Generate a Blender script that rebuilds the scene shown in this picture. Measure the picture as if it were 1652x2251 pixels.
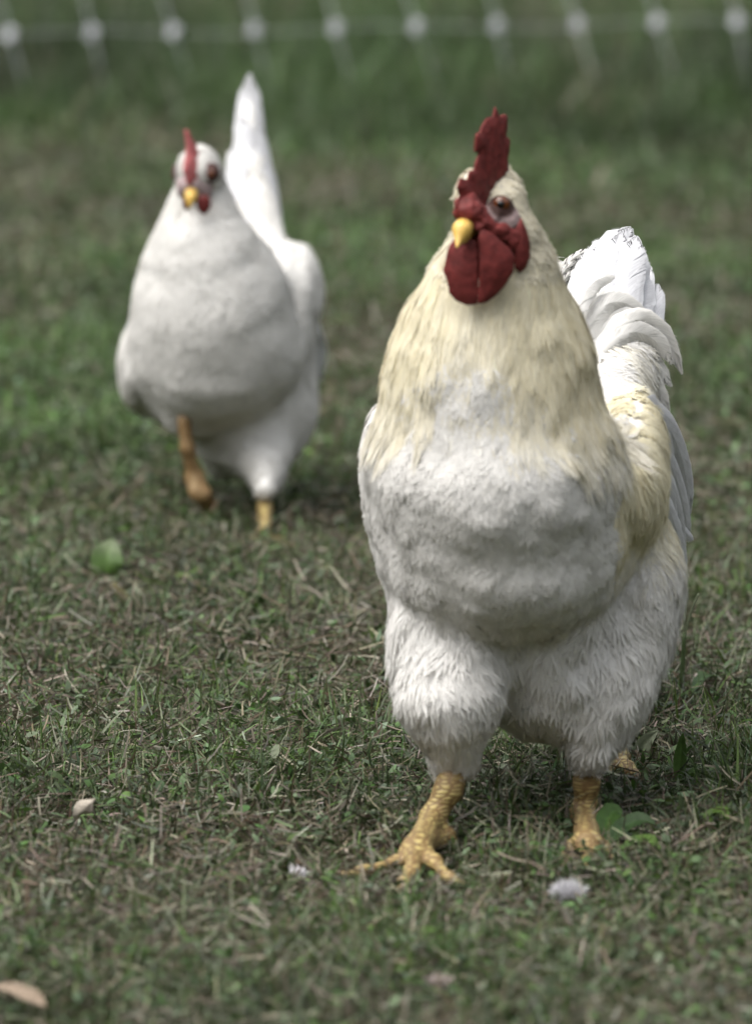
import bpy, math, random
import numpy as np
from mathutils import Vector

for o in list(bpy.data.objects):
    bpy.data.objects.remove(o)
SC = bpy.context.scene
COL = SC.collection
rng = np.random.default_rng(11)
random.seed(11)

# ------------------------------------------------------------------ camera, sky, sun, exposure
CAM_H, PITCH, FPX, PW, PH = 1.36, math.radians(8.73), 18788.0, 1652.0, 2251.0
cam_d = bpy.data.cameras.new('camera')
cam = bpy.data.objects.new('camera', cam_d); COL.objects.link(cam)
cam.location = (0, 0, CAM_H)
cam.rotation_euler = (math.pi / 2 - PITCH, 0, 0)
cam_d.sensor_fit = 'VERTICAL'; cam_d.sensor_height = 36.0
cam_d.lens = FPX / PH * 36.0
cam_d.clip_start = 0.1; cam_d.clip_end = 2000
cam_d.dof.use_dof = True
cam_d.dof.focus_distance = 7.50
cam_d.dof.aperture_fstop = 6.4
SC.camera = cam

SUN_EL, SUN_AZ = math.radians(60), math.radians(-122)     # azimuth from +Y (away from camera), negative = left
world = bpy.data.worlds.new('World'); SC.world = world; world.use_nodes = True
wn = world.node_tree.nodes; wl = world.node_tree.links
bg = wn['Background']
sky = wn.new('ShaderNodeTexSky'); sky.sky_type = 'NISHITA'; sky.sun_disc = False
sky.sun_elevation = SUN_EL; sky.sun_rotation = SUN_AZ
sky.dust_density = 4.0; sky.air_density = 1.0; sky.ozone_density = 1.0
hs = wn.new('ShaderNodeHueSaturation'); hs.inputs['Saturation'].default_value = .18      # thin high cloud: a paler sky
wl.new(sky.outputs['Color'], hs.inputs['Color']); wl.new(hs.outputs['Color'], bg.inputs['Color']); bg.inputs['Strength'].default_value = 0.085
sun_d = bpy.data.lights.new('sun', 'SUN'); sun_d.energy = 0.75; sun_d.angle = math.radians(60); sun_d.color = (1, .96, .90)
sun = bpy.data.objects.new('sun', sun_d); COL.objects.link(sun)
sdir = Vector((math.sin(SUN_AZ) * math.cos(SUN_EL), math.cos(SUN_AZ) * math.cos(SUN_EL), math.sin(SUN_EL)))
sun.rotation_euler = sdir.to_track_quat('Z', 'Y').to_euler()
sun.location = (-3, 6, 6)
SC.view_settings.view_transform = 'Standard'; SC.view_settings.look = 'None'
SC.view_settings.gamma = 1; SC.view_settings.exposure = 1.88; SC.view_settings.use_curve_mapping = False
SC.render.engine = 'CYCLES'
SC.cycles.max_bounces = 6; SC.cycles.diffuse_bounces = 4; SC.cycles.transmission_bounces = 4
SC.cycles.use_denoising = True

# ------------------------------------------------------------------ helpers
CT, ST = math.cos(PITCH), math.sin(PITCH)
def P(px, py, Y):
    """photo position (1652 x 2251 wide) at distance Y -> world"""
    u = (px - PW / 2) / FPX; v = (PH / 2 - py) / FPX
    dy = CT + v * ST; dz = -ST + v * CT
    k = Y / dy
    return np.array([u * k, Y, CAM_H + dz * k])
def G(px, py, z=0.0):
    """photo position on the level z"""
    u = (px - PW / 2) / FPX; v = (PH / 2 - py) / FPX
    dy = CT + v * ST; dz = -ST + v * CT
    k = (z - CAM_H) / dz
    return np.array([u * k, dy * k, z])
def M(px, Y=7.0):
    return px * Y / FPX
def nrm(a):
    return a / np.maximum(np.linalg.norm(a, axis=-1, keepdims=True), 1e-9)

def lattice(ix, iy, iz, seed):
    h = (ix * 374761393 + iy * 668265263 + iz * 2147483647 + seed * 1274126177) & 0xffffffff
    h = ((h ^ (h >> 13)) * 1274126177) & 0xffffffff
    return ((h ^ (h >> 16)) & 0xffff) / 65535.0
def noise3(p, scale, seed=0):
    q = p * scale
    i = np.floor(q).astype(np.int64); f = q - i; f = f * f * (3 - 2 * f)
    r = 0
    for dx in (0, 1):
        for dy in (0, 1):
            for dz in (0, 1):
                w = (f[..., 0] if dx else 1 - f[..., 0]) * (f[..., 1] if dy else 1 - f[..., 1]) * (f[..., 2] if dz else 1 - f[..., 2])
                r = r + w * lattice(i[..., 0] + dx, i[..., 1] + dy, i[..., 2] + dz, seed)
    return r * 2 - 1
def noise2(x, y, scale, seed=0):
    return noise3(np.stack([x, y, np.zeros_like(x)], -1), scale, seed)

def mesh_obj(name, verts, faces, mat, parent=None, cols=None, normals=None, smooth=True, extra=None):
    """one mesh object; faces is an int array (n,3) or (n,4), or a list of such arrays"""
    me = bpy.data.meshes.new(name)
    fl = faces if isinstance(faces, list) else [faces]
    fl = [np.asarray(f, dtype=np.int32) for f in fl if len(f)]
    verts = np.asarray(verts, dtype=np.float32)
    me.vertices.add(len(verts)); me.vertices.foreach_set('co', verts.ravel())
    idx = np.concatenate([f.ravel() for f in fl])
    tot = np.concatenate([np.full(len(f), f.shape[1], np.int32) for f in fl])
    start = np.concatenate([[0], np.cumsum(tot)[:-1]]).astype(np.int32)
    me.loops.add(len(idx)); me.loops.foreach_set('vertex_index', idx)
    me.polygons.add(len(tot)); me.polygons.foreach_set('loop_start', start)
    me.update(calc_edges=True)
    me.polygons.foreach_set('use_smooth', np.full(len(tot), smooth))
    if cols is not None:
        a = me.attributes.new('Col', 'FLOAT_COLOR', 'POINT')
        c = np.ones((len(verts), 4), np.float32); c[:, :3] = cols
        a.data.foreach_set('color', c.ravel())
    if extra is not None:
        for k, v in extra.items():
            a = me.attributes.new(k, 'FLOAT', 'POINT'); a.data.foreach_set('value', np.asarray(v, np.float32))
    if normals is not None:
        a = me.attributes.new('custom_normal', 'FLOAT_VECTOR', 'POINT')
        a.data.foreach_set('vector', np.asarray(normals, np.float32).ravel())
    me.materials.append(mat)
    me.update()
    o = bpy.data.objects.new(name, me); COL.objects.link(o)
    if parent is not None:
        o.parent = parent
        o.location = -Vector(parent.location)
    return o
def recenter(o, c):
    """move the object's origin to c without moving its shape"""
    c = np.asarray(c, np.float32)
    n = len(o.data.vertices); a = np.empty(n * 3, np.float32); o.data.vertices.foreach_get('co', a)
    a = a.reshape(-1, 3) - c; o.data.vertices.foreach_set('co', a.ravel()); o.data.update()
    o.location = Vector(o.location) + Vector([float(x) for x in c])
def tube(pts, r, seg=6):
    pts = np.asarray(pts, float); n = len(pts)
    rr = np.broadcast_to(np.asarray(r, float), (n,))
    T = nrm(np.gradient(pts, axis=0)) if n > 2 else np.repeat(nrm(pts[1:] - pts[:1]), 2, 0)
    ref = np.array([0.31, .94, .12]); A = nrm(np.cross(T, ref)); B = np.cross(T, A)
    th = np.linspace(0, 2 * np.pi, seg, endpoint=False)
    V = (pts[:, None] + rr[:, None, None] * (np.cos(th)[None, :, None] * A[:, None] + np.sin(th)[None, :, None] * B[:, None])).reshape(-1, 3)
    F = []
    for i in range(n - 1):
        for j in range(seg):
            F.append((i * seg + j, i * seg + (j + 1) % seg, (i + 1) * seg + (j + 1) % seg, (i + 1) * seg + j))
    k = len(V); V = np.vstack([V, pts[:1], pts[-1:]])
    T3 = [(k, (j + 1) % seg, j) for j in range(seg)] + [(k + 1, (n - 1) * seg + j, (n - 1) * seg + (j + 1) % seg) for j in range(seg)]
    return V, [np.array(F), np.array(T3)]
def tag(o, label=None, cat=None, group=None, kind=None):
    for k, v in (('label', label), ('category', cat), ('group', group), ('kind', kind)):
        if v: o[k] = v
    return o
def thing(name, label, cat, loc, group=None):
    o = bpy.data.objects.new(name, None); COL.objects.link(o); o.location = [float(v) for v in loc]
    o.empty_display_size = .05
    return tag(o, label, cat, group)

# ------------------------------------------------------------------ signed distance shapes -> meshes
def smin(a, b, k):
    h = np.clip(.5 + .5 * (b - a) / k, 0, 1)
    return b + (a - b) * h - k * h * (1 - h)
class Shape:
    def __init__(self, k=.02, lump=None):
        self.pr = []; self.k = k; self.lump = lump
    def ell(self, c, r, k=None):
        self.pr.append(('e', np.array(c, float), np.array(r, float), k or self.k)); return self
    def cone(self, a, b, ra, rb, k=None):
        self.pr.append(('c', np.array(a, float), np.array(b, float), ra, rb, k or self.k)); return self
    def chain(self, pts, rs, k=None):
        for i in range(len(pts) - 1): self.cone(pts[i], pts[i + 1], rs[i], rs[i + 1], k)
        return self
    def __call__(self, p):
        d = None
        for q in self.pr:
            if q[0] == 'e':
                e = (p - q[1]); k0 = np.linalg.norm(e / q[2], axis=-1); k1 = np.linalg.norm(e / q[2] ** 2, axis=-1)
                v = k0 * (k0 - 1) / np.maximum(k1, 1e-6)
            else:
                ab = q[2] - q[1]; t = np.clip(((p - q[1]) @ ab) / (ab @ ab), 0, 1)
                v = np.linalg.norm(p - q[1] - t[..., None] * ab, axis=-1) - (q[3] + (q[4] - q[3]) * t)
            d = v if d is None else smin(d, v, q[-1])
        if self.lump:
            for amp, sc, seed in self.lump:
                d = d - amp * noise3(p, sc, seed)
        return d
    def bounds(self, m=.012):
        lo = np.full(3, 1e9); hi = -lo
        for q in self.pr:
            if q[0] == 'e': lo = np.minimum(lo, q[1] - q[2]); hi = np.maximum(hi, q[1] + q[2])
            else:
                for c, r in ((q[1], q[3]), (q[2], q[4])): lo = np.minimum(lo, c - r); hi = np.maximum(hi, c + r)
        return lo - m, hi + m
def grad(f, p, e=.0015):
    g = np.zeros_like(p)
    for s in ((1, -1, -1), (-1, -1, 1), (-1, 1, -1), (1, 1, 1)):
        s = np.array(s, float); g += s * f(p + s * e)[..., None]
    return nrm(g)
def surfnet(f, lo, hi, h):
    n = np.ceil((np.array(hi) - np.array(lo)) / h).astype(int) + 1
    ax = [lo[i] + h * np.arange(n[i]) for i in range(3)]
    F = np.empty(n)
    for i in range(n[0]):
        Yg, Zg = np.meshgrid(ax[1], ax[2], indexing='ij')
        F[i] = f(np.stack([np.full_like(Yg, ax[0][i]), Yg, Zg], -1))
    ins = F < 0
    c = np.zeros(n - 1, int)
    for a in (0, 1):
        for b in (0, 1):
            for d in (0, 1):
                c += ins[a:n[0] - 1 + a, b:n[1] - 1 + b, d:n[2] - 1 + d]
    mix = (c > 0) & (c < 8)
    I = np.argwhere(mix); idx = np.full(n - 1, -1); idx[mix] = np.arange(len(I))
    acc = np.zeros((len(I), 3)); cnt = np.zeros(len(I))
    corners = [(a, b, d) for a in (0, 1) for b in (0, 1) for d in (0, 1)]
    for ca in corners:
        for ax_ in range(3):
            if ca[ax_]: continue
            cb = list(ca); cb[ax_] = 1
            A = F[I[:, 0] + ca[0], I[:, 1] + ca[1], I[:, 2] + ca[2]]; B = F[I[:, 0] + cb[0], I[:, 1] + cb[1], I[:, 2] + cb[2]]
            m = (A < 0) != (B < 0)
            t = np.where(m, A / np.where(m, A - B, 1), 0)
            pos = np.tile(np.array(ca, float), (len(I), 1)); pos[:, ax_] += t
            acc[m] += pos[m]; cnt[m] += 1
    V = np.array(lo) + h * (I + acc / cnt[:, None])
    Q = []
    for a in range(3):
        b, d = (a + 1) % 3, (a + 2) % 3
        sl0 = [slice(None)] * 3; sl1 = [slice(None)] * 3
        sl0[a] = slice(0, -1); sl1[a] = slice(1, None)
        E = np.argwhere(ins[tuple(sl0)] != ins[tuple(sl1)])
        E = E[(E[:, b] > 0) & (E[:, d] > 0) & (E[:, b] < n[b] - 1) & (E[:, d] < n[d] - 1)]
        ids = []
        for ob, od in ((-1, -1), (0, -1), (0, 0), (-1, 0)):
            J = E.copy(); J[:, b] += ob; J[:, d] += od
            ids.append(idx[J[:, 0], J[:, 1], J[:, 2]])
        q = np.stack(ids, 1)
        fl = ~ins[E[:, 0], E[:, 1], E[:, 2]]
        q[fl] = q[fl][:, ::-1]
        Q.append(q)
    return V, np.concatenate(Q)

# ------------------------------------------------------------------ materials
def new_mat(name):
    m = bpy.data.materials.new(name); m.use_nodes = True
    nt = m.node_tree; nt.nodes.clear()
    out = nt.nodes.new('ShaderNodeOutputMaterial')
    return m, nt, out
def N(nt, typ, **kw):
    n = nt.nodes.new(typ)
    for k, v in kw.items():
        if k in n.inputs: n.inputs[k].default_value = v
        else: setattr(n, k, v)
    return n
def col_mat(name, rough=.6, spec=.3, trans=0.0, sheen=0.0, bump=None, vary=None, sss=0.0):
    """colour from the Col attribute, optional translucency, noise bump and noise colour variation"""
    m, nt, out = new_mat(name)
    at = N(nt, 'ShaderNodeAttribute', attribute_name='Col')
    c = at.outputs['Color']
    tc = N(nt, 'ShaderNodeTexCoord')
    if vary:
        sc, amt = vary
        no = N(nt, 'ShaderNodeTexNoise', Scale=sc, Detail=4.0); nt.links.new(tc.outputs['Object'], no.inputs['Vector'])
        mr = N(nt, 'ShaderNodeMapRange'); mr.inputs['From Min'].default_value = .3; mr.inputs['From Max'].default_value = .7
        mr.inputs['To Min'].default_value = 1 - amt; mr.inputs['To Max'].default_value = 1 + amt * .4
        nt.links.new(no.outputs['Fac'], mr.inputs['Value'])
        mx = N(nt, 'ShaderNodeVectorMath', operation='SCALE'); nt.links.new(c, mx.inputs[0]); nt.links.new(mr.outputs['Result'], mx.inputs['Scale'])
        c = mx.outputs['Vector']
    b = N(nt, 'ShaderNodeBsdfPrincipled', Roughness=rough)
    b.inputs['Specular IOR Level'].default_value = spec
    b.inputs['Sheen Weight'].default_value = sheen
    b.inputs['Subsurface Weight'].default_value = sss
    b.inputs['Subsurface Radius'].default_value = (.004, .0015, .001); b.inputs['Subsurface Scale'].default_value = 1.0
    nt.links.new(c, b.inputs['Base Color'])
    if bump:
        sc, st = bump
        no = N(nt, 'ShaderNodeTexNoise', Scale=sc, Detail=5.0); nt.links.new(tc.outputs['Object'], no.inputs['Vector'])
        bp = N(nt, 'ShaderNodeBump', Strength=st, Distance=.002); nt.links.new(no.outputs['Fac'], bp.inputs['Height'])
        nt.links.new(bp.outputs['Normal'], b.inputs['Normal'])
    sh = b.outputs['BSDF']
    if trans:
        t = N(nt, 'ShaderNodeBsdfTranslucent'); nt.links.new(c, t.inputs['Color'])
        mx = N(nt, 'ShaderNodeMixShader', Fac=trans); nt.links.new(sh, mx.inputs[1]); nt.links.new(t.outputs['BSDF'], mx.inputs[2])
        sh = mx.outputs['Shader']
    nt.links.new(sh, out.inputs['Surface'])
    return m
def plain_mat(name, colr, rough=.6, spec=.3, **kw):
    """flat base colour with a little procedural variation"""
    m, nt, out = new_mat(name)
    tc = N(nt, 'ShaderNodeTexCoord')
    no = N(nt, 'ShaderNodeTexNoise', Scale=kw.get('scale', 60.0), Detail=4.0); nt.links.new(tc.outputs['Object'], no.inputs['Vector'])
    rp = N(nt, 'ShaderNodeValToRGB')
    v = kw.get('vary', .2)
    rp.color_ramp.elements[0].position = .3; rp.color_ramp.elements[1].position = .7
    rp.color_ramp.elements[0].color = (*[x * (1 - v) for x in colr], 1); rp.color_ramp.elements[1].color = (*[min(1, x * (1 + v)) for x in colr], 1)
    nt.links.new(no.outputs['Fac'], rp.inputs['Fac'])
    b = N(nt, 'ShaderNodeBsdfPrincipled', Roughness=rough); b.inputs['Specular IOR Level'].default_value = spec
    b.inputs['Coat Weight'].default_value = kw.get('coat', 0)
    b.inputs['Subsurface Weight'].default_value = kw.get('sss', 0)
    b.inputs['Subsurface Radius'].default_value = (.004, .0015, .001); b.inputs['Subsurface Scale'].default_value = 1.0
    nt.links.new(rp.outputs['Color'], b.inputs['Base Color'])
    if kw.get('bump'):
        bp = N(nt, 'ShaderNodeBump', Strength=kw['bump'], Distance=.0015); nt.links.new(no.outputs['Fac'], bp.inputs['Height'])
        nt.links.new(bp.outputs['Normal'], b.inputs['Normal'])
    nt.links.new(b.outputs['BSDF'], out.inputs['Surface'])
    return m
MAT_FEATHER = col_mat('feather', rough=.9, spec=.04, trans=.28)
MAT_VANE = col_mat('vane_feather', rough=.6, spec=.15, trans=.22, vary=(90, .06))
MAT_DOWN = col_mat('body_down', rough=.9, spec=.05)
MAT_GRASS = col_mat('grass_blades', rough=.48, spec=.36, trans=.2, vary=(120, .25))
MAT_LEAF = col_mat('leaf_blade', rough=.55, spec=.3, trans=.25, vary=(160, .3), bump=(300, .3))
MAT_DRY = col_mat('dry_leaf', rough=.8, spec=.2, trans=.1, vary=(120, .35), bump=(240, .5))
MAT_COMB = plain_mat('comb_skin', (.128, .023, .021), rough=.6, spec=.22, vary=.35, scale=140, bump=.3, sss=.1)
MAT_COMB_PALE = plain_mat('pale_comb_skin', (.36, .10, .10), rough=.6, spec=.3, vary=.25, scale=140, bump=.5)
MAT_BEAK = plain_mat('beak_horn', (.62, .40, .10), rough=.35, spec=.45, vary=.2, scale=90)
MAT_FACE = col_mat('face_skin', rough=.7, spec=.2, vary=(220, .25), bump=(420, .6))
MAT_PUPIL = plain_mat('eye_pupil', (.005, .004, .004), rough=.1, spec=.6, vary=.1)
MAT_IRIS = plain_mat('eye_iris', (.095, .028, .008), rough=.15, spec=.6, vary=.3, scale=600)
MAT_CLAW = plain_mat('claw_horn', (.13, .095, .06), rough=.45, spec=.4, vary=.3, scale=200)
MAT_PLASTIC = plain_mat('white_plastic', (.55, .56, .59), rough=.5, spec=.3, vary=.06)
MAT_TWINE = plain_mat('pale_twine', (.42, .44, .44), rough=.7, spec=.2, vary=.2, scale=400)
def shank_mat():
    m, nt, out = new_mat('leg_scales')
    tc = N(nt, 'ShaderNodeTexCoord')
    mp = N(nt, 'ShaderNodeMapping'); mp.inputs['Scale'].default_value = (95, 95, 290)
    nt.links.new(tc.outputs['Object'], mp.inputs['Vector'])
    vo = N(nt, 'ShaderNodeTexVoronoi', feature='DISTANCE_TO_EDGE', Scale=1.0, Randomness=.65); nt.links.new(mp.outputs['Vector'], vo.inputs['Vector'])
    rp = N(nt, 'ShaderNodeValToRGB'); e = rp.color_ramp.elements
    e[0].position = .02; e[0].color = (.13, .075, .03, 1); e[1].position = .30; e[1].color = (.47, .385, .15, 1)
    nt.links.new(vo.outputs['Distance'], rp.inputs['Fac'])
    no = N(nt, 'ShaderNodeTexNoise', Scale=70.0, Detail=4.0); nt.links.new(tc.outputs['Object'], no.inputs['Vector'])
    r2 = N(nt, 'ShaderNodeValToRGB'); e = r2.color_ramp.elements
    e[0].position = .42; e[0].color = (0, 0, 0, 1); e[1].position = .68; e[1].color = (1, 1, 1, 1)
    nt.links.new(no.outputs['Fac'], r2.inputs['Fac'])
    at = N(nt, 'ShaderNodeAttribute', attribute_name='dirt_shade')
    mul = N(nt, 'ShaderNodeMath', operation='MULTIPLY_ADD'); mul.inputs[1].default_value = .45
    nt.links.new(r2.outputs['Color'], mul.inputs[0]); nt.links.new(at.outputs['Fac'], mul.inputs[2])
    mx = N(nt, 'ShaderNodeMix', data_type='RGBA'); mx.clamp_factor = True
    nt.links.new(mul.outputs[0], mx.inputs['Factor']); nt.links.new(rp.outputs['Color'], mx.inputs['A']); mx.inputs['B'].default_value = (.20, .125, .055, 1)
    b = N(nt, 'ShaderNodeBsdfPrincipled', Roughness=.5); b.inputs['Specular IOR Level'].default_value = .35
    nt.links.new(mx.outputs['Result'], b.inputs['Base Color'])
    bp = N(nt, 'ShaderNodeBump', Strength=.7, Distance=.002); nt.links.new(rp.outputs['Color'], bp.inputs['Height']); nt.links.new(bp.outputs['Normal'], b.inputs['Normal'])
    nt.links.new(b.outputs['BSDF'], out.inputs['Surface'])
    return m
MAT_SHANK = shank_mat()
def ground_mat():
    m, nt, out = new_mat('soil_and_thatch')
    tc = N(nt, 'ShaderNodeTexCoord')
    a = N(nt, 'ShaderNodeTexNoise', Scale=2.2, Detail=5.0); nt.links.new(tc.outputs['Object'], a.inputs['Vector'])
    f = N(nt, 'ShaderNodeTexNoise', Scale=160.0, Detail=6.0); nt.links.new(tc.outputs['Object'], f.inputs['Vector'])
    r = N(nt, 'ShaderNodeValToRGB'); e = r.color_ramp.elements
    e[0].position = .38; e[0].color = (.030, .040, .014, 1); e[1].position = .62; e[1].color = (.050, .042, .024, 1)
    nt.links.new(a.outputs['Fac'], r.inputs['Fac'])
    mr = N(nt, 'ShaderNodeMapRange'); mr.inputs['From Min'].default_value = .3; mr.inputs['From Max'].default_value = .7; mr.inputs['To Min'].default_value = .45; mr.inputs['To Max'].default_value = 1.5
    nt.links.new(f.outputs['Fac'], mr.inputs['Value'])
    sc = N(nt, 'ShaderNodeVectorMath', operation='SCALE'); nt.links.new(r.outputs['Color'], sc.inputs[0]); nt.links.new(mr.outputs['Result'], sc.inputs['Scale'])
    b = N(nt, 'ShaderNodeBsdfPrincipled', Roughness=.95); b.inputs['Specular IOR Level'].default_value = .1
    nt.links.new(sc.outputs['Vector'], b.inputs['Base Color'])
    bp = N(nt, 'ShaderNodeBump', Strength=1.0, Distance=.01); nt.links.new(f.outputs['Fac'], bp.inputs['Height']); nt.links.new(bp.outputs['Normal'], b.inputs['Normal'])
    nt.links.new(b.outputs['BSDF'], out.inputs['Surface'])
    return m
MAT_GROUND = ground_mat()

# ------------------------------------------------------------------ ground and grass
gv = []; gf = []
xs = [-400, -20, -4, 0, 4, 20, 400]; ys = [-400, -10, 2, 6, 10, 16, 40, 800]
for y in ys:
    for x in xs: gv.append((x, y, 0))
for j in range(len(ys) - 1):
    for i in range(len(xs) - 1):
        a = j * len(xs) + i; gf.append((a, a + 1, a + 1 + len(xs), a + len(xs)))
ground = mesh_obj('ground', gv, np.array(gf), MAT_GROUND); tag(ground, kind='structure')

GREENS = np.array([(.056, .094, .026), (.072, .112, .036), (.100, .126, .062), (.042, .066, .025), (.128, .150, .092), (.084, .138, .030)]) * .95
STRAW = np.array([(.190, .166, .116), (.130, .106, .073), (.250, .226, .166), (.092, .072, .050), (.330, .305, .235), (.152, .115, .080)]) * .84
# spots pressed flat: under the feet, and in front of the things that lie in the grass (x, y, radius, remaining height)
CLEAR = [(*G(px, py)[:2],   .025, .40) for px, py in ((930, 1890), (890, 1905), (990, 1915), (1345, 1680), (940, 1950))] + [(*G(px, py)[:2],   .018, .38) for px, py in ((1288, 1868), (1288, 1895), (1340, 1850), (1345, 1880), (800, 1925), (760, 1932), (985, 1945), (1020, 1958), (885, 1975))]
for px, py, r in ((243, 1276, .022), (200, 1800, .02), (268, 1330, .015), (1410, 1672, .018), (1490, 1722, .012), (1250, 1985, .022), (655, 1932, .008), (40, 2215, .02), (1345, 1690, .02), (968, 2180, .01)):
    q = G(px, py)
    for k in range(5): CLEAR.append((q[0], q[1] - .02 - .03 * k, r, .35))
def lush(x, y):
    """0 = worn and dry, 1 = green, from the place's own patches"""
    base = np.interp(y, [5.5, 6.6, 7.2, 7.9, 8.3, 8.7, 9.2, 9.9, 10.6, 11.7, 12.4, 13.8, 14.3, 16], [.45, .48, .60, .55, .42, .55, .88, .82, .52, .50, .95, 1.05, .85, .8])
    return np.clip(base + (.30 + .2 * (y > 8.5)) * noise2(x, y * .6, 3.4, 5) + .24 * noise2(x, y * .7, 9.0, 6), 0, 1)
def strips(base, az, th0, bend, L, W, twist, ncol, segs=3, prof='blade', fold=0.0):
    """n curved tapering blades as one vertex/triangle set"""
    n = len(base)
    s = np.linspace(0, 1, segs + 1)
    d = np.stack([np.cos(az), np.sin(az), np.zeros(n)], -1); up = np.array([0, 0, 1.0])
    side0 = np.stack([-np.sin(az), np.cos(az), np.zeros(n)], -1)
    pos = base.copy(); rows = []
    for k in range(segs + 1):
        th = th0 + bend * s[k]
        t = np.sin(th)[:, None] * d + np.cos(th)[:, None] * up
        if k > 0: pos = pos + t * (L / segs)[:, None]
        nn = np.cos(th)[:, None] * d - np.sin(th)[:, None] * up
        sd = np.cos(twist)[:, None] * side0 + np.sin(twist)[:, None] * nn
        if prof == 'blade': w = W * (1 - s[k] ** 1.8) * (.7 + .6 * s[k] * (1 - s[k]) * 2)
        elif prof == 'straw': w = W * (1 - .35 * s[k])
        else: w = W * (math.sin(math.pi * min(.97, .06 + .91 * s[k])) ** .8)
        rows.append((pos - sd * w[:, None] * .5, pos + sd * w[:, None] * .5))
    nv = 2 * (segs + 1)
    V = np.empty((n, nv, 3))
    for k, (a, b) in enumerate(rows): V[:, 2 * k] = a; V[:, 2 * k + 1] = b
    o = (np.arange(n) * nv)[:, None]
    F = []
    for k in range(segs):
        q = np.array([2 * k, 2 * k + 1, 2 * k + 3, 2 * k + 2]); F.append(o + q)
    C = np.repeat(ncol[:, None, :], nv, 1)
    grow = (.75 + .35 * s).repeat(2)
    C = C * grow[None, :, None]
    return V.reshape(-1, 3), np.concatenate(F), C.reshape(-1, 3)
def pick(pal, n, jit=.25):
    c = pal[rng.integers(0, len(pal), n)]
    return c * (1 + jit * rng.normal(size=(n, 1))).clip(.4, 1.8) * (1 + .06 * rng.normal(size=(n, 3)))
def press(x, y):
    r = np.ones_like(x)
    for cx, cy, rad, m in CLEAR: r = np.minimum(r, m + (1 - m) * np.clip((np.hypot(x - cx, y - cy) - rad) / .04, 0, 1))
    return r
def grass_zone(x0, x1, y0, y1, dens, big=1.0, segs=3, inner=None, trapez=None):
    parts = []
    area = (x1 - x0) * (y1 - y0)
    def pts(d):
        n = int(area * d); x = rng.uniform(x0, x1, n); y = rng.uniform(y0, y1, n)
        k = np.ones(n, bool)
        if trapez: k &= np.abs(x) < trapez * y + .28
        if inner: k &= ~((np.abs(x) < .044 * y + .28) & (y > inner[0]) & (y < inner[1]))
        return x[k], y[k]
    # upright blades
    x, y = pts(dens); g = lush(x, y)
    keep = rng.random(len(x)) < .30 + .75 * g; x, y, g = x[keep], y[keep], g[keep]; n = len(x)
    tall = np.interp(y, [12.0, 12.5, 13.7, 14.2], [0, 1, 1, .3])
    L = (rng.gamma(6, .0038, n) * (.75 + .6 * g) * big + .006) * (1 + 2.2 * tall * rng.random(n)) * press(x, y)
    L = np.minimum(L, .055 + .12 * tall)
    green = rng.random(n) < .42 + .58 * g
    c = np.where(green[:, None], pick(GREENS, n) * (.85 + .3 * g[:, None]) * (1 + (.45 + .3 * (y > 9)) * noise2(x, y * .7, 5.0, 8))[:, None], pick(STRAW, n))
    L = L * (1 + .45 * noise2(x, y, 30.0, 12))
    far = np.clip((y - 8.4) / 1.2, 0, 1)[:, None]; c = np.where(green[:, None], c * (1 + far * np.array([-.12, .06, -.14])) * (1 - .40 * tall[:, None]), c)
    b = np.stack([x, y, rng.uniform(-.002, .004, n)], -1)
    parts.append(strips(b, rng.uniform(0, 2 * np.pi, n), np.abs(rng.normal(.45, .35, n)), rng.normal(.75, .65, n), L, rng.uniform(.0012, .0034, n) * big, rng.normal(0, .6, n), c, segs))
    # a few long stems and blades standing clear of the rest
    x, y = pts(dens * .0035); n = len(x)
    c = np.where((rng.random(n) < .7)[:, None], pick(GREENS, n), pick(STRAW, n))
    parts.append(strips(np.stack([x, y, np.zeros(n)], -1), rng.uniform(0, 2 * np.pi, n), np.abs(rng.normal(.55, .35, n)), rng.normal(.5, .5, n), rng.uniform(.04, .085, n) * press(x, y), rng.uniform(.0014, .0030, n), rng.normal(0, .5, n), c, segs + 2))
    # cut clippings and dead stems lying in the sward
    x, y = pts(dens * .62); g = lush(x, y)
    keep = rng.random(len(x)) < 1.15 - .62 * g; x, y, g = x[keep], y[keep], g[keep]; n = len(x)
    L = np.minimum(rng.gamma(5, .0038, n), .034) * big
    c = np.where((rng.random(n) < .30)[:, None], pick(GREENS, n), pick(STRAW, n, .38))
    b = np.stack([x, y, rng.uniform(.003, .026, n) * press(x, y)], -1)
    parts.append(strips(b, rng.uniform(0, 2 * np.pi, n), rng.normal(1.45, .22, n), rng.normal(0, .5, n), L, rng.uniform(.0008, .0025, n) * big, rng.uniform(0, np.pi, n), c, segs, 'straw'))
    # small oval weed and clover leaves
    x, y = pts(dens * .20); g = lush(x, y)
    keep = rng.random(len(x)) < .15 + .9 * g; x, y, g = x[keep], y[keep], g[keep]; n = len(x)
    c = pick(GREENS * np.array([.85, 1.0, .9]), n, .3)
    L = rng.uniform(.006, .015, n) * big
    b = np.stack([x, y, rng.uniform(.006, .026, n) * (1 + tall.mean()) * press(x, y)], -1)
    parts.append(strips(b, rng.uniform(0, 2 * np.pi, n), rng.normal(1.1, .35, n), rng.normal(.5, .5, n), L, L * rng.uniform(.3, .6, n), rng.normal(0, .4, n), c, segs + 1, 'leaf'))
    return parts
def join(parts):
    V = []; F = []; C = []; o = 0
    for v, f, c in parts:
        V.append(v); F.append(f + o); C.append(c); o += len(v)
    return np.concatenate(V), np.concatenate(F), np.concatenate(C)
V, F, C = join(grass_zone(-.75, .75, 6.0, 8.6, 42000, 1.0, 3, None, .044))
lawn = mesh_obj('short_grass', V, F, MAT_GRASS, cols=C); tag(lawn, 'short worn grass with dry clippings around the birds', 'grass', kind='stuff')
V, F, C = join(grass_zone(-1.0, 1.0, 8.6, 16.0, 14000, 1.15, 2, None, .044))
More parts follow.
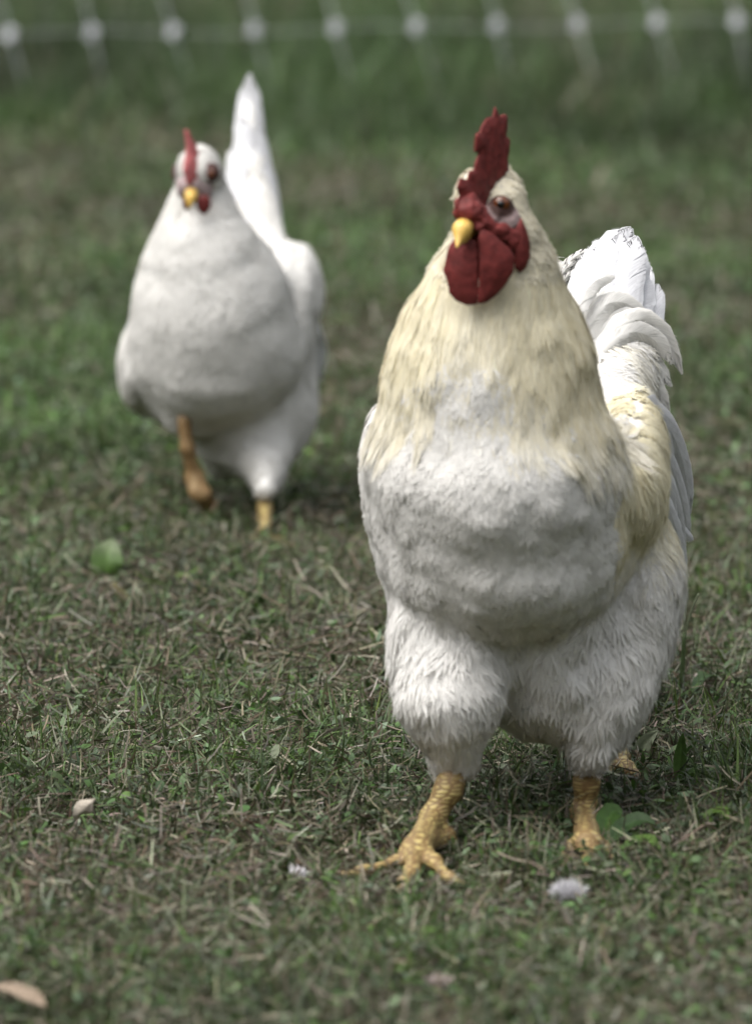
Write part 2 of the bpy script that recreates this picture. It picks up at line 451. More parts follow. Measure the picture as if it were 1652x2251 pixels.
lawn2 = mesh_obj('distant_grass', V, F, MAT_GRASS, cols=C); tag(lawn2, 'blurred grass behind the white hen and under the fence', 'grass', kind='stuff')
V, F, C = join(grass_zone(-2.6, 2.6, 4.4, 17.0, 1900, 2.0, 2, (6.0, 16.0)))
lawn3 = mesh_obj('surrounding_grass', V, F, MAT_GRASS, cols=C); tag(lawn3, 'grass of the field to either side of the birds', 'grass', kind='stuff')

# ------------------------------------------------------------------ wood belt round the field (unseen, put in to shade the low sky)
wv, wf, wc, wo = [], [], [], 0
for i in range(64):
    an = 2 * math.pi * i / 64 + rng.normal(0, .02); rr = 30 + rng.uniform(-3, 4); cx, cy = rr * math.cos(an), 8 + rr * math.sin(an)
    hgt = rng.uniform(8, 12); cr = rng.uniform(1.9, 2.6)
    V, F = tube(np.array([(cx, cy, 0), (cx + .1, cy, hgt * .3), (cx, cy + .1, hgt * .7)]), np.array([.28, .22, .1]), 7)
    wv.append(V); wf += [f + wo for f in F]; wc.append(np.tile((.07, .055, .04), (len(V), 1))); wo += len(V)
    th = np.linspace(0.05, np.pi - .05, 13); ph = np.linspace(0, 2 * np.pi, 18, endpoint=False)
    S = np.array([(np.sin(a) * np.cos(b), np.sin(a) * np.sin(b), np.cos(a)) for a in th for b in ph])
    S = S * (1 + .28 * noise3(S + i * 3.7, 2.2, 40) + .16 * noise3(S + i * 3.7, 6, 41))[:, None]
    V = S * np.array([cr, cr, hgt * .46]) + np.array([cx, cy, hgt * .52])
    F = np.array([(p * 18 + q, (p + 1) * 18 + q, (p + 1) * 18 + (q + 1) % 18, p * 18 + (q + 1) % 18) for p in range(12) for q in range(18)])
    wv.append(V); wf.append(F + wo); wc.append(np.tile((.035, .06, .02), (len(V), 1))); wo += len(V)
    q = V[rng.integers(0, len(V), 700)] + rng.normal(0, .22, (700, 3)); e1 = rng.normal(0, .16, (700, 3)); e2 = rng.normal(0, .16, (700, 3))
    wv.append(np.stack([q - e1, q + e2, q + e1], 1).reshape(-1, 3)); wf.append(np.arange(2100).reshape(-1, 3) + wo); wc.append(np.repeat(rng.uniform(.7, 1.4, (700, 1)) * np.array([.04, .07, .022]), 3, 0)); wo += 2100
added_wood = mesh_obj('added_woodland', np.concatenate(wv), wf, MAT_GRASS, cols=np.concatenate(wc)); tag(added_wood, 'unseen belt of trees added round the field to shade the low sky', 'added_woodland', kind='stuff')

# ------------------------------------------------------------------ netting fence
def box(c, s, bev=.25):
    """small box with chamfered edges, s = full size"""
    from itertools import product
    import bmesh
    bm = bmesh.new(); bmesh.ops.create_cube(bm, size=1)
    for v in bm.verts: v.co = Vector((v.co.x * s[0], v.co.y * s[1], v.co.z * s[2]))
    bmesh.ops.bevel(bm, geom=bm.edges[:], offset=min(s) * bev, segments=2, affect='EDGES')
    bmesh.ops.triangulate(bm, faces=bm.faces[:])
    V = np.array([v.co[:] for v in bm.verts]) + np.asarray(c); F = np.array([[v.index for v in f.verts] for f in bm.faces]); bm.free()
    return V, F
fa, fb = P(22, 78, 12.74), P(1618, 45, 12.95)
fence = thing('netting_fence', 'blurred white electric netting fence strung low across the field behind the birds', 'fence', (0, 12.84, 0))
step = (fb - fa) / 9
zk = .5 * (fa[2] + fb[2])
def fpt(i, z):           # strut i at height z; the netting leans, so struts slant
    q = fa + step * i
    return np.array([q[0] - .28 * (z - zk) + .006 * math.sin(i * 2.3) * (z - zk) / .1, q[1] + .10 * (z - zk), z])
clip_src = box((0, 0, 0), (.0155, .012, .022))
for lvl, z in enumerate((zk, zk + .17, zk + .36, zk + .58)):
    pts = [fpt(i, z + (.004 * math.sin(i * 1.7 + lvl))) for i in np.linspace(-8, 17, 60)]
    V, F = tube(pts, .0007); mesh_obj('strand', V, F, MAT_TWINE, fence)
    if lvl == 0: low = pts
clip_me = None
for i in range(-8, 18):
    pts = [fpt(i, z) for z in np.linspace(.0, zk + .58, 9)]
    V, F = tube(pts, .0015); mesh_obj('strut', V, F, MAT_TWINE, fence)
    for z in (zk, zk + .17, zk + .36, zk + .58):
        if clip_me is None:
            o = mesh_obj('clip', clip_src[0], clip_src[1], MAT_PLASTIC, fence, smooth=False); clip_me = o.data
        else:
            o = bpy.data.objects.new('clip', clip_me); COL.objects.link(o); o.parent = fence
        q = fpt(i, z) - np.array(fence.location)
        o.location = q; o.rotation_euler = (random.uniform(-.2, .2), .27 + random.uniform(-.15, .15), random.uniform(-.4, .4))

# ------------------------------------------------------------------ feathers
def feathers(name, f, pts, flow, L, W, col, parent, barbs=20, nodes=5, rise=(.001, .005), camber=.5, bw=.0007, spread=(.30, .85), nblend=.65, tipcol=None, rag=.25, curlout=0.0, jit=.22, tipk=.5):
    """lay feathers on the shape f: each is a shaft following the body with soft barbs either side; all joined into one covering"""
    n = len(pts)
    L = np.broadcast_to(np.asarray(L, float), (n,)) * rng.uniform(.8, 1.2, n); W = np.broadcast_to(np.asarray(W, float), (n,)) * rng.uniform(.8, 1.2, n)
    p = pts.copy(); Cn = []; Nn = []; Sn = []
    side_j = rng.normal(0, jit, n)
    e0 = rng.uniform(0, 1, n)
    r1 = np.broadcast_to(np.asarray(rise[1], float), (n,))
    for k in range(nodes):
        nn = grad(f, p)
        off = rise[0] + (r1 - rise[0]) * (k / (nodes - 1)) ** 1.3 * (.5 + e0) + curlout * (k / (nodes - 1)) ** 2.5 * e0 ** 4 * 1.3
        p = p - nn * (f(p) - off)[:, None]
        d = flow(p); d = d - nn * np.sum(d * nn, -1, keepdims=True); d = nrm(d)
        s = np.cross(nn, d)
        d = nrm(d + s * side_j[:, None]); s = np.cross(nn, d)
        Cn.append(p); Nn.append(nn); Sn.append(s)
        p = p + d * (L / (nodes - 1))[:, None]
    Cn = np.stack(Cn, 1); Nn = np.stack(Nn, 1); Sn = np.stack(Sn, 1)
    D_end = Cn[:, -1] - Cn[:, -2]
    def at(A, t, extrap=False):
        x = np.clip(t * (nodes - 1), 0, nodes - 1 - 1e-6); i = x.astype(int); fr = (x - i)[..., None]
        ar = np.arange(n)[:, None]
        r = A[ar, i] * (1 - fr) + A[ar, i + 1] * fr
        if extrap: r = r + D_end[:, None] * (np.maximum(t - 1, 0) * (nodes - 1))[..., None]
        return r
    h = barbs // 2
    t0 = np.tile(np.concatenate([np.linspace(0.02, .93, h)] * 2), (n, 1)) + rng.normal(0, .02, (n, 2 * h))
    sgn = np.tile(np.concatenate([np.full(h, -1.0), np.full(h, 1.0)]), (n, 1))
    t0 = np.clip(t0, 0, .97)
    prof = np.sin(np.pi * np.clip(.18 + .72 * t0, 0, 1)) ** .7
    wid = W[:, None] * .5 * prof * (1 + rag * rng.normal(size=t0.shape)).clip(.2, 1.8)
    dt = spread[0] + (spread[1] - spread[0]) * rng.random(t0.shape) * .5
    dt = dt * (1 - tipk * t0)
    V = np.empty((n, 2 * h, 5, 3)); NV = np.empty((n, 2 * h, 5, 3))
    rn = rng.normal(0, 1, (n, 2 * h, 1)) * .00012
    for k, (a, b) in enumerate(((0, 0), (.55, .70), (1, 1))):
        t = t0 + dt * a; v = sgn * wid * b
        c = at(Cn, t, True); nn = nrm(at(Nn, t)); ss = nrm(at(Sn, t))
        q = c + ss * v[..., None] + nn * (-camber * v ** 2 / W[:, None])[..., None] + nn * rn * (1 + 2 * b)
        nv = nrm(nn * nblend + (nn + ss * (v / W[:, None] * 2 * camber)[..., None]) * (1 - nblend) + rng.normal(0, .08, (n, 2 * h, 1)) * ss)
        hw = bw * (1.0, 1.15, 0)[k] * (1 + .3 * rng.random((n, 2 * h, 1)))
        if k < 2:
            V[:, :, 2 * k] = q - ss * hw; V[:, :, 2 * k + 1] = q + ss * hw
            NV[:, :, 2 * k] = nv; NV[:, :, 2 * k + 1] = nv
        else: V[:, :, 4] = q; NV[:, :, 4] = nv
    o = (np.arange(n * 2 * h) * 5)[:, None]
    # winding so that the faces look outwards: along x side = n
    tri = [o + np.array([0, 2, 1]), o + np.array([1, 2, 3]), o + np.array([2, 4, 3])]
    F = np.concatenate(tri)
    Vf, Nf = V.reshape(-1, 3), NV.reshape(-1, 3)
    fn = np.cross(Vf[F[:, 1]] - Vf[F[:, 0]], Vf[F[:, 2]] - Vf[F[:, 0]]); neg = np.sum(fn * Nf[F[:, 0]], -1) < 0
    F[neg] = F[neg][:, ::-1]
    cc = col if col.ndim == 2 else np.tile(col, (n, 1))
    Cc = np.repeat(cc[:, None, None, :], 2 * h, 1).repeat(5, 2)
    if tipcol is not None:
        tt = np.clip(np.stack([t0, t0, t0 + .55 * dt, t0 + .55 * dt, t0 + dt], -1), 0, 1)[..., None] ** 1.5
        tcc = tipcol if tipcol.ndim == 2 else np.tile(tipcol, (n, 1))
        Cc = Cc * (1 - tt) + tcc[:, None, None, :] * tt
    Cc = Cc * (1 + .05 * rng.normal(size=(n, 2 * h, 1, 1)))
    ob = mesh_obj(name, V.reshape(-1, 3), F, MAT_FEATHER, parent, cols=np.clip(Cc.reshape(-1, 3), 0, .9), normals=NV.reshape(-1, 3))
    ob['kind'] = 'stuff'
    return ob
def sample(V, Q, n):
    a, b, c, d = (V[Q[:, i]] for i in range(4))
    A = .5 * (np.linalg.norm(np.cross(b - a, c - a), axis=1) + np.linalg.norm(np.cross(c - a, d - a), axis=1))
    i = rng.choice(len(Q), n, p=A / A.sum())
    u = rng.random((n, 1)); v = rng.random((n, 1))
    return (a[i] * (1 - u) + b[i] * u) * (1 - v) + (d[i] * (1 - u) + c[i] * u) * v
def bez(p0, p1, p2, n=12):
    t = np.linspace(0, 1, n)[:, None]
    return (1 - t) ** 2 * p0 + 2 * t * (1 - t) * p1 + t ** 2 * p2
def vane(name, pts, wid, parent, face=(0, -1, 0), camber=.35, col=(.80, .80, .80), tip=None, edge=None, blunt=.5, twist=0.0, cols_n=9, split=.12):
    """one firm feather: a cambered blade with a raised shaft, frayed edges and a few splits"""
    pts = np.asarray(pts); n = len(pts)
    t = np.linspace(0, 1, n)
    T = nrm(np.gradient(pts, axis=0))
    f = np.asarray(face, float)
    S = nrm(np.cross(T, f[None] + np.zeros_like(T))); Nn = np.cross(S, T)
    ang = twist * t
    S2 = S * np.cos(ang)[:, None] + Nn * np.sin(ang)[:, None]; N2 = np.cross(S2, T)
    w = wid * np.minimum(1, (t / .18 + .25)) * np.sqrt(np.clip((1 - t ** (2 / max(.05, 1 - blunt))) , 0, 1) + .004)
    v = np.linspace(-1, 1, cols_n)
    V = np.empty((n, cols_n, 3))
    for j, vv in enumerate(v):
        ww = w * vv
        if abs(vv) == 1: ww = ww * (1 + .07 * rng.normal(size=n))
        V[:, j] = pts + S2 * ww[:, None] - N2 * (camber * ww ** 2 / wid)[:, None] + T * (-.35 * abs(vv) ** 1.5 * w)[:, None] * (.4)
        if j == cols_n // 2: V[:, j] += N2 * (.0012 * (1 - t))[:, None]
    F = []
    for i in range(n - 1):
        for j in range(cols_n - 1):
            F.append((i * cols_n + j, i * cols_n + j + 1, (i + 1) * cols_n + j + 1, (i + 1) * cols_n + j))
    F = np.array(F)
    C = np.tile(np.array(col, float), (n, cols_n, 1))
    if tip is not None:
        k = np.clip((t - .35) / .65, 0, 1)[:, None, None]; C = C * (1 - k) + np.array(tip) * k
    if edge is not None:
        k = (v > .72)[None, :, None] * (t > .35)[:, None, None]; C = np.where(k, np.array(edge), C)
    C = C * (1 + .03 * rng.normal(size=(n, 1, 1)))
    # soft barbs lying on the blade and running out past its rim
    m = max(24, int(np.linalg.norm(pts[-1] - pts[0]) * 1300)); tb = np.concatenate([np.linspace(.04, .96, m)] * 2) + rng.normal(0, .006, 2 * m); tb = tb.clip(.02, .98); sg = np.repeat([-1.0, 1.0], m)
    ip = lambda A, x: np.stack([np.interp(x, t, A[:, i]) for i in range(3)], -1)
    over = .96 + .06 * rng.normal(size=2 * m); group_gap = (np.sin(tb * 40 + sg * 2 + 6 * rng.random()) > .93) * -.25
    BV = []
    for a in (0, .55, 1.0):
        x = np.minimum(tb + a * .30 * (1 - .75 * tb), 1); wv = np.interp(tb + a * .06, t, w) * a * (over + group_gap)
        if a == 1.0: wv = np.minimum(wv, np.interp(x, t, w) * 1.08 + .0008)
        q = ip(pts, x) + ip(S2, x) * (wv * sg)[:, None] + ip(N2, x) * (.0007 - camber * wv ** 2 / wid)[:, None]
        if a < 1: BV += [q - ip(T, x) * .0011, q + ip(T, x) * .0011]
        else: BV.append(q)
    BV = np.stack(BV, 1).reshape(-1, 3); bo = (np.arange(2 * m) * 5)[:, None]
    BF = np.concatenate([bo + np.array(q) for q in ((0, 1, 3), (0, 3, 2), (2, 3, 4))])
    ct = np.stack([np.interp(tb, t, C[:, 1 if edge is not None else cols_n // 2, i]) for i in range(3)], -1) * (1 + .05 * rng.normal(size=(2 * m, 1)))
    BC = np.repeat(ct[:, None], 5, 1)
    if edge is not None: BC[:, 2:] = np.where(((tb > .3) & (np.sin(tb * 30 + 4 * rng.random()) > .72))[:, None, None], np.array(edge), BC[:, 2:])
    BC = BC.reshape(-1, 3)
    # thickness: a second skin under the first
    Vt = V.reshape(-1, 3); k = len(Vt)
    Vb = (V - N2[:, None] * .0005).reshape(-1, 3)
    F = np.concatenate([F, F[:, ::-1] + k])
    ob = mesh_obj(name, np.vstack([Vt, Vb, BV]), [F, BF + 2 * k], MAT_VANE, parent, cols=np.vstack([C.reshape(-1, 3)] * 2 + [BC]).clip(0, .9))
    return ob
def plate(outline, fr, thick, h=.0012, rnd=.004, ridge=None, bulge=0.0):
    """a fleshy plate: closed outline in the plane (origin, e1, e2), swollen in the middle, thin at the rim"""
    O, e1, e2 = fr; e3 = np.cross(e1, e2)
    poly = np.asarray(outline, float)
    def sd(q):
        d = np.full(q.shape[:-1], 1e9); s = np.zeros(q.shape[:-1], bool)
        m = len(poly)
        for i in range(m):
            a = poly[i]; b = poly[(i + 1) % m]; e = b - a; w = q - a
            tt = np.clip((w @ e) / max(e @ e, 1e-12), 0, 1)
            d = np.minimum(d, np.linalg.norm(w - tt[..., None] * e, axis=-1))
            c = ((a[1] <= q[..., 1]) != (b[1] <= q[..., 1]))
            xx = a[0] + (q[..., 1] - a[1]) / np.where(abs(e[1]) < 1e-12, 1e-12, e[1]) * e[0]
            s ^= c & (q[..., 0] < xx)
        return np.where(s, -d, d)
    cx = poly.mean(0)
    def f(p):
        d2 = sd(p[..., :2])
        T = thick * np.sqrt(np.clip(-d2 / rnd, 0, 1)) * (.55 + .45 * np.clip(-d2 / (rnd * 3), 0, 1))
        w = p[..., 2] - bulge * (1 - ((p[..., 0] - cx[0]) ** 2 + (p[..., 1] - cx[1]) ** 2) / (.03 ** 2))
        if ridge: w = w + ridge(p)
        return np.where(d2 > 0, np.hypot(np.maximum(d2, 0), w), np.abs(w) - T)
    lo = np.array([*poly.min(0), -thick - .008 - abs(bulge) * 2]) - .002; hi = np.array([*poly.max(0), thick + .008 + abs(bulge) * 2]) + .002
    V, Q = surfnet(lambda p: f(p) - .0006, lo, hi, h)
    return O + V[:, :1] * e1 + V[:, 1:2] * e2 + V[:, 2:3] * e3, Q
def on_plane(px, py, O, nn):
    """photo position on the plane through O with normal nn -> world"""
    u = (px - PW / 2) / FPX; v = (PH / 2 - py) / FPX
    d = np.array([u, CT + v * ST, -ST + v * CT]); c = np.array([0, 0, CAM_H])
    return c + d * (((O - c) @ nn) / (d @ nn))
def surf(f, px, py, Y0, Y1, n=160):
    """first point of the shape f seen at a photo position, searching from distance Y0 to Y1"""
    q = np.array([P(px, py, y) for y in np.linspace(Y0, Y1, n)]); d = f(q)
    k = int(np.argmax(d < 0)) if (d < 0).any() else int(np.argmin(d))
    return q[k]
def sphere_patch(name, c, r, mat, parent, seg=16, col=None):
    th = np.linspace(0, np.pi, seg // 2 + 1); ph = np.linspace(0, 2 * np.pi, seg, endpoint=False)
    r = np.broadcast_to(np.asarray(r, float), (3,))
    V = [(np.sin(a) * np.cos(b), np.sin(a) * np.sin(b), np.cos(a)) for a in th for b in ph]
    F = [(i * seg + j, (i + 1) * seg + j, (i + 1) * seg + (j + 1) % seg, i * seg + (j + 1) % seg) for i in range(seg // 2) for j in range(seg)]
    V = np.array(V) * r + np.asarray(c)
    return mesh_obj(name, V, np.array(F), mat, parent, cols=None if col is None else np.tile(col, (len(V), 1)))
def leg_mesh(name, shape, parent, h=.0016, dirt_shade=None):
    lo, hi = shape.bounds(.006)
    V, Q = surfnet(shape, lo, hi, h)
    o = mesh_obj(name, V, Q, MAT_SHANK, parent, extra={'dirt_shade': dirt_shade(V) if dirt_shade else np.zeros(len(V))})
    return o
def claw(a, b, r, parent, down=.4):
    m = (np.asarray(a) + b) / 2 + np.array([0, 0, r * down * 2])
    V, F = tube(bez(np.asarray(a), m, np.asarray(b), 6), np.linspace(r, r * .12, 6), 7)
    return mesh_obj('claw', V, F, MAT_CLAW, parent)

WHITE = np.array([.81, .795, .765]); CREAM = np.array([.82, .765, .58]); TAN = np.array([.74, .645, .43])

# ================================================================== ROOSTER
rb = G(1105, 1885)
rooster = thing('rooster', 'big white rooster with cream neck and tall red comb striding towards the viewer', 'rooster', rb)
R = Shape(k=.022, lump=[(.0019, 48, 3), (.0024, 24, 4), (.0010, 90, 6)])
s7 = lambda px: M(px, 7.0)
R.ell(P(1105, 1120, 7.12), (s7(268), .15, s7(225)))
R.ell(P(1180, 1160, 7.24), (s7(250), .13, s7(220)))
R.ell(P(1085, 1060, 7.04), (s7(274), .125, s7(185)), .045)
R.ell(P(1105, 1225, 7.076), (s7(240), .122, s7(170)), .06)
R.ell(P(1150, 1385, 7.165), (s7(235), .115, s7(165)), .04)
R.ell(P(1230, 1520, 7.13), (s7(110), .07, s7(90)), .03)
R.ell(P(1175, 1430, 7.11), (s7(135), .065, s7(140)), .05)
R.chain([P(1092, 500, 6.97), P(1092, 560, 6.985), P(1088, 640, 6.99), P(1080, 730, 7.0), P(1076, 840, 7.01), P(1085, 960, 7.02)],
        [s7(64), s7(80), s7(122), s7(166), s7(212), s7(254)], .03)
R.ell(P(1040, 428, 6.985), (.0140, .014, .0215), .006)
R.chain([P(1096, 384, 6.985), P(1097, 440, 6.975), P(1095, 500, 6.972)], [s7(22), s7(48), s7(62)], .012)
R.chain([P(962, 1290, 7.09), P(970, 1420, 7.045), P(986, 1540, 7.015), P(1000, 1660, 7.02)], [s7(92), s7(96), s7(88), s7(40)], .03)
R.chain([P(1385, 1285, 7.15), P(1360, 1400, 7.12), P(1318, 1530, 7.09), P(1296, 1645, 7.075)], [s7(104), s7(98), s7(70), s7(32)], .035)
R.ell(P(1388, 1030, 7.16), (s7(80), .14, s7(165)), .03)
R.ell(P(1420, 1270, 7.18), (s7(75), .10, s7(130)), .02)
R.ell(P(858, 1020, 7.14), (s7(62), .13, s7(130)), .015)
R.chain([P(1300, 960, 7.24), P(1340, 830, 7.32), P(1355, 700, 7.37)], [s7(130), s7(95), s7(52)], .02)
lo, hi = R.bounds()
RV, RQ = surfnet(R, lo, hi, .0038)
body = mesh_obj('body', RV - grad(R, RV) * .0014, RQ, MAT_DOWN, rooster, cols=np.tile(WHITE * .97, (len(RV), 1)))
zc = lambda py, Y=7.0: P(0, py, Y)[2]
axis_neck = P(1085, 700, 7.0)
def rflow(p):
    d = np.tile(np.array([0., .42, -.9]), (len(p), 1))
    low = np.clip((zc(1250) - p[:, 2]) / .06, 0, 1)[:, None]
    d = d * (1 - low) + np.array([0, .10, -1.0]) * low
    up = np.clip((p[:, 2] - zc(980)) / .05, 0, 1)[:, None]
    rad = p - axis_neck; rad[:, 2] = 0
    d = d * (1 - up) + (np.array([0, 0.02, -1.0]) + .25 * nrm(rad)) * up
    rear = np.clip((p[:, 1] - 7.26) / .06, 0, 1)[:, None]
    d = d * (1 - rear) + np.array([.25, .5, -.6]) * rear
    a = noise3(p, 28, 9)[:, None]; b = noise3(p, 60, 10)[:, None]
    return nrm(d) + np.array([1.0, 0, 0]) * (.28 * a + .16 * b) * (1 - .7 * up)
pts = sample(RV, RQ, 26000)
px_z = pts[:, 2]
front = -(pts[:, 1] - axis_neck[1])
phi = np.arctan2(pts[:, 0] - axis_neck[0], front)              # 0 = towards the breast, + = bird's left
fnoise = noise3(pts, 22, 21)
# hackle: long narrow feathers rooted on the neck; the bib in front stays white
zb = np.interp(phi, [-2, -1.2, -.8, -.45, -.15, .1, .45, .9, 2], [zc(820), zc(810), zc(740), zc(750), zc(750), zc(785), zc(815), zc(880), zc(890)])
is_head = (px_z > zc(545)) & (pts[:, 1] < 7.06)
is_neck = (px_z > zb + .006 * fnoise) & (px_z < zc(520)) & (pts[:, 1] < 7.14) & (front > -.14)
is_wing = (pts[:, 0] > P(1345, 0, 7.05)[0]) & (pts[:, 2] > zc(1195, 7.12)) & (pts[:, 2] < zc(780, 7.2)) & (pts[:, 1] > 6.99) & (pts[:, 1] < 7.3)
is_thigh = pts[:, 2] < zc(1300)
hk = pts[is_neck & ~is_wing]
hz = np.clip((hk[:, 2] - zc(850)) / (zc(540) - zc(850)), 0, 1)
u = rng.random(len(hk))[:, None]; w = noise3(hk, 90, 31)[:, None] * .5 + .5
ccol = CREAM * (1 - .40 * w) + TAN * .40 * w; ccol = ccol * (1 - .35 * u) + np.array([.82, .78, .66]) * .35 * u
hfrac = np.clip((hk[:, 2] - np.interp(np.arctan2(hk[:, 0] - axis_neck[0], axis_neck[1] - hk[:, 1]), [-.9, -.4, .1, .6], [zc(800), zc(660), zc(700), zc(840)])) / .06, 0, 1)[:, None]
htip = ccol * (.45 + .55 * hfrac) + WHITE * (.55 - .55 * hfrac)
feathers('hackle_feathers', R, hk, rflow, np.interp(hz, [0, .5, 1], [.070, .085, .060]), .0075, ccol, rooster, barbs=22, nodes=8, rise=(.0012, .0018 + .0012 * (np.abs(np.arctan2(hk[:, 0] - axis_neck[0], axis_neck[1] - hk[:, 1]) + .2) > .45)), camber=.12, bw=.00058, spread=(.45, .80), jit=.04, rag=.3, tipk=.6, nblend=.94, tipcol=htip)
# wing bow: long soft cream feathers fading to white
wg = pts[is_wing]
back = np.clip((wg[:, 1] - 7.19) / .05, 0, 1)[:, None] * (.55 + .35 * rng.random((len(wg), 1)))
g = np.clip((wg[:, 2] - zc(1190, 7.12)) / .05, 0, 1)[:, None]
feathers('wing_bow_feathers', R, wg, rflow, .05, .011, (CREAM * g + WHITE * .95 * (1 - g)) * (1 - back) + WHITE * back, rooster, barbs=20, nodes=6, rise=(.0012, .0022), camber=.1, bw=.0006, spread=(.45, .8), jit=.06, nblend=.94)
# breast
br = pts[~is_neck & ~is_wing & ~is_thigh & ~is_head]
feathers('breast_feathers', R, br, rflow, .026, .017, WHITE * (1 + .02 * noise3(br, 50, 2)[:, None]), rooster, barbs=24, nodes=5, rise=(.0012, .0020), camber=.05, bw=.00065, spread=(.5, .95), rag=.25, curlout=0, nblend=.96, jit=.14)
th = pts[is_thigh]
feathers('thigh_feathers', R, th, rflow, .042, .015, WHITE * .985, rooster, barbs=20, nodes=6, rise=(.0013, .0019), camber=.03, bw=.00068, spread=(.55, .95), rag=.3, curlout=.0024, nblend=.97, jit=.20)
hd = sample(RV, RQ, 60000); hd = hd[(hd[:, 2] > zc(580)) & (hd[:, 1] < 7.06)]
# head frame: faces the viewer and the bird's right
YAW = math.radians(35)
hf = nrm(np.array([-math.sin(YAW), -math.cos(YAW), -.12])); hr = nrm(np.cross(np.array([0, 0, 1.0]), hf)) * -1; hu = np.cross(hr, hf) if np.cross(hr, hf)[2] > 0 else np.cross(hf, hr)
HC = P(1070, 455, 6.965)
def side_of(p): return (p - HC) @ hr
# bare skin: face round the eye
eye_c = P(1102, 448, 6.935)
dist_eye = np.linalg.norm((hd - eye_c) * np.array([1, .6, 1]), axis=1)
bare = (dist_eye < .010) | (np.abs(hd[:, 0] - P(1040, 0, 6.95)[0]) < .010) & (hd[:, 1] < 6.94)
hd = hd[~bare]
hcol = np.tile(np.array([.79, .74, .60]), (len(hd), 1))
def hflow(p): return np.tile(np.array([.35, .35, -.85]), (len(p), 1)) + .3 * noise3(p, 60, 4)[:, None] * np.array([1, 0, 0])
feathers('head_feathers', R, hd, hflow, .014, .005, hcol, rooster, barbs=10, nodes=4, rise=(.0006, .0025), bw=.0005, spread=(.4, .7), jit=.2)
# --- comb, on the head's middle plane
CO = P(1060, 430, 6.947)
def plane_pts(crop):
    out = []
    for cx, cy in crop:
        w = on_plane((1400 + cx / 2.814) * .6608, (300 + cy / 2.814) * .6608, CO, hr) - CO
        out.append((w @ hf, w @ hu))
    return out
comb_outline = plane_pts([(330, 1185), (325, 1090), (365, 985), (338, 905), (372, 828), (428, 838), (436, 768), (486, 742), (500, 660), (540, 592), (492, 575), (500, 430), (525, 398), (548, 405), (562, 352), (622, 262), (668, 248), (690, 158), (718, 212), (740, 250), (775, 222), (798, 240), (800, 340), (792, 430), (826, 462), (822, 560), (808, 650), (815, 760), (760, 830), (690, 900), (640, 1010), (600, 1130), (520, 1200), (430, 1215)])
def comb_ridge(p): return .0013 * noise3(np.stack([p[..., 0] - .25 * p[..., 1], p[..., 1] * .22, p[..., 2]], -1), 150, 5) + .0003 * noise3(p, 330, 6)
V, Q = plate(comb_outline, (CO, hf, hu), .0036, h=.0011, rnd=.006, ridge=comb_ridge)
mesh_obj('comb', V, Q, MAT_COMB, rooster)
# swollen red skin above the beak
cs = Shape(k=.006, lump=[(.0014, 190, 7), (.0007, 420, 8)])
cs.ell(P(1052, 560, 6.938), (.012, .008, .020))
cs.ell(P(1092, 508, 6.930), (.012, .010, .008)).ell(P(1124, 528, 6.938), (.009, .010, .012))
cs.ell(P(1022, 462, 6.925), (.0095, .012, .010)).ell(P(1042, 466, 6.925), (.010, .011, .009)).ell(P(1028, 445, 6.930), (.0085, .012, .009)).ell(P(1058, 492, 6.925), (.009, .010, .008))
V, Q = surfnet(cs, *cs.bounds(.004), .0011); mesh_obj('face_wattle_skin', V, Q, MAT_COMB, rooster)
# --- wattles: two hanging lobes facing the viewer
def screen_plate(crop, Y, thick, bulge, lean=0.0, **kw):
    O = P(1055, 590, Y); e1 = nrm(np.array([1., lean, 0])); e2 = np.array([0, -.05, 1.0]); e2 = nrm(e2 - e1 * (e2 @ e1)); nn = np.cross(e1, e2)
    pl = []
    for cx, cy in crop:
        w = on_plane((1400 + cx / 2.814) * .6608, (300 + cy / 2.814) * .6608, O, nn) - O
        pl.append((w @ e1, w @ e2))
    return plate(pl, (O, e1, e2), thick, **kw, bulge=-bulge if nn[1] > 0 else bulge)
def wr(p): return .0006 * noise3(p, 70, 3) + .0002 * noise3(p, 300, 6)
V, Q = screen_plate([(300, 1400), (262, 1470), (240, 1580), (213, 1680), (262, 1790), (268, 1890), (330, 1965), (430, 2012), (520, 2000), (536, 1900), (534, 1600), (515, 1420), (420, 1380)], 6.9185, .0034, .004, lean=-.25, rnd=.010, ridge=wr)
mesh_obj('wattle', V, Q, MAT_COMB, rooster)
V, Q = screen_plate([(560, 1290), (640, 1325), (745, 1415), (825, 1490), (862, 1560), (852, 1690), (765, 1840), (690, 1925), (610, 1985), (528, 2000), (536, 1800), (538, 1600), (530, 1400)], 6.918, .0034, .004, lean=.25, rnd=.010, ridge=wr)
mesh_obj('wattle', V, Q, MAT_COMB, rooster)
V, Q = screen_plate([(930, 1200), (965, 1290), (1000, 1420), (1002, 1560), (970, 1660), (915, 1705), (870, 1660), (855, 1500), (862, 1330), (890, 1250)], 6.922, .0045, .003, lean=.5, rnd=.005, ridge=wr)
mesh_obj('earlobe', V, Q, MAT_COMB, rooster)
# --- beak
bk = Shape(k=.004)
b0, b1, b2 = P(1028, 488, 6.935), P(1014, 505, 6.908), P(1004, 542, 6.897)
bk.chain([b0, b1, b2], [.0088, .0070, .0014])
V, Q = surfnet(bk, *bk.bounds(.004), .0011); mesh_obj('beak', V, Q, MAT_BEAK, rooster)
bk = Shape(k=.004); bk.chain([P(1032, 505, 6.935), P(1016, 532, 6.910)], [.0062, .0018])
V, Q = surfnet(bk, *bk.bounds(.004), .0011); mesh_obj('lower_beak', V, Q, MAT_BEAK, rooster)
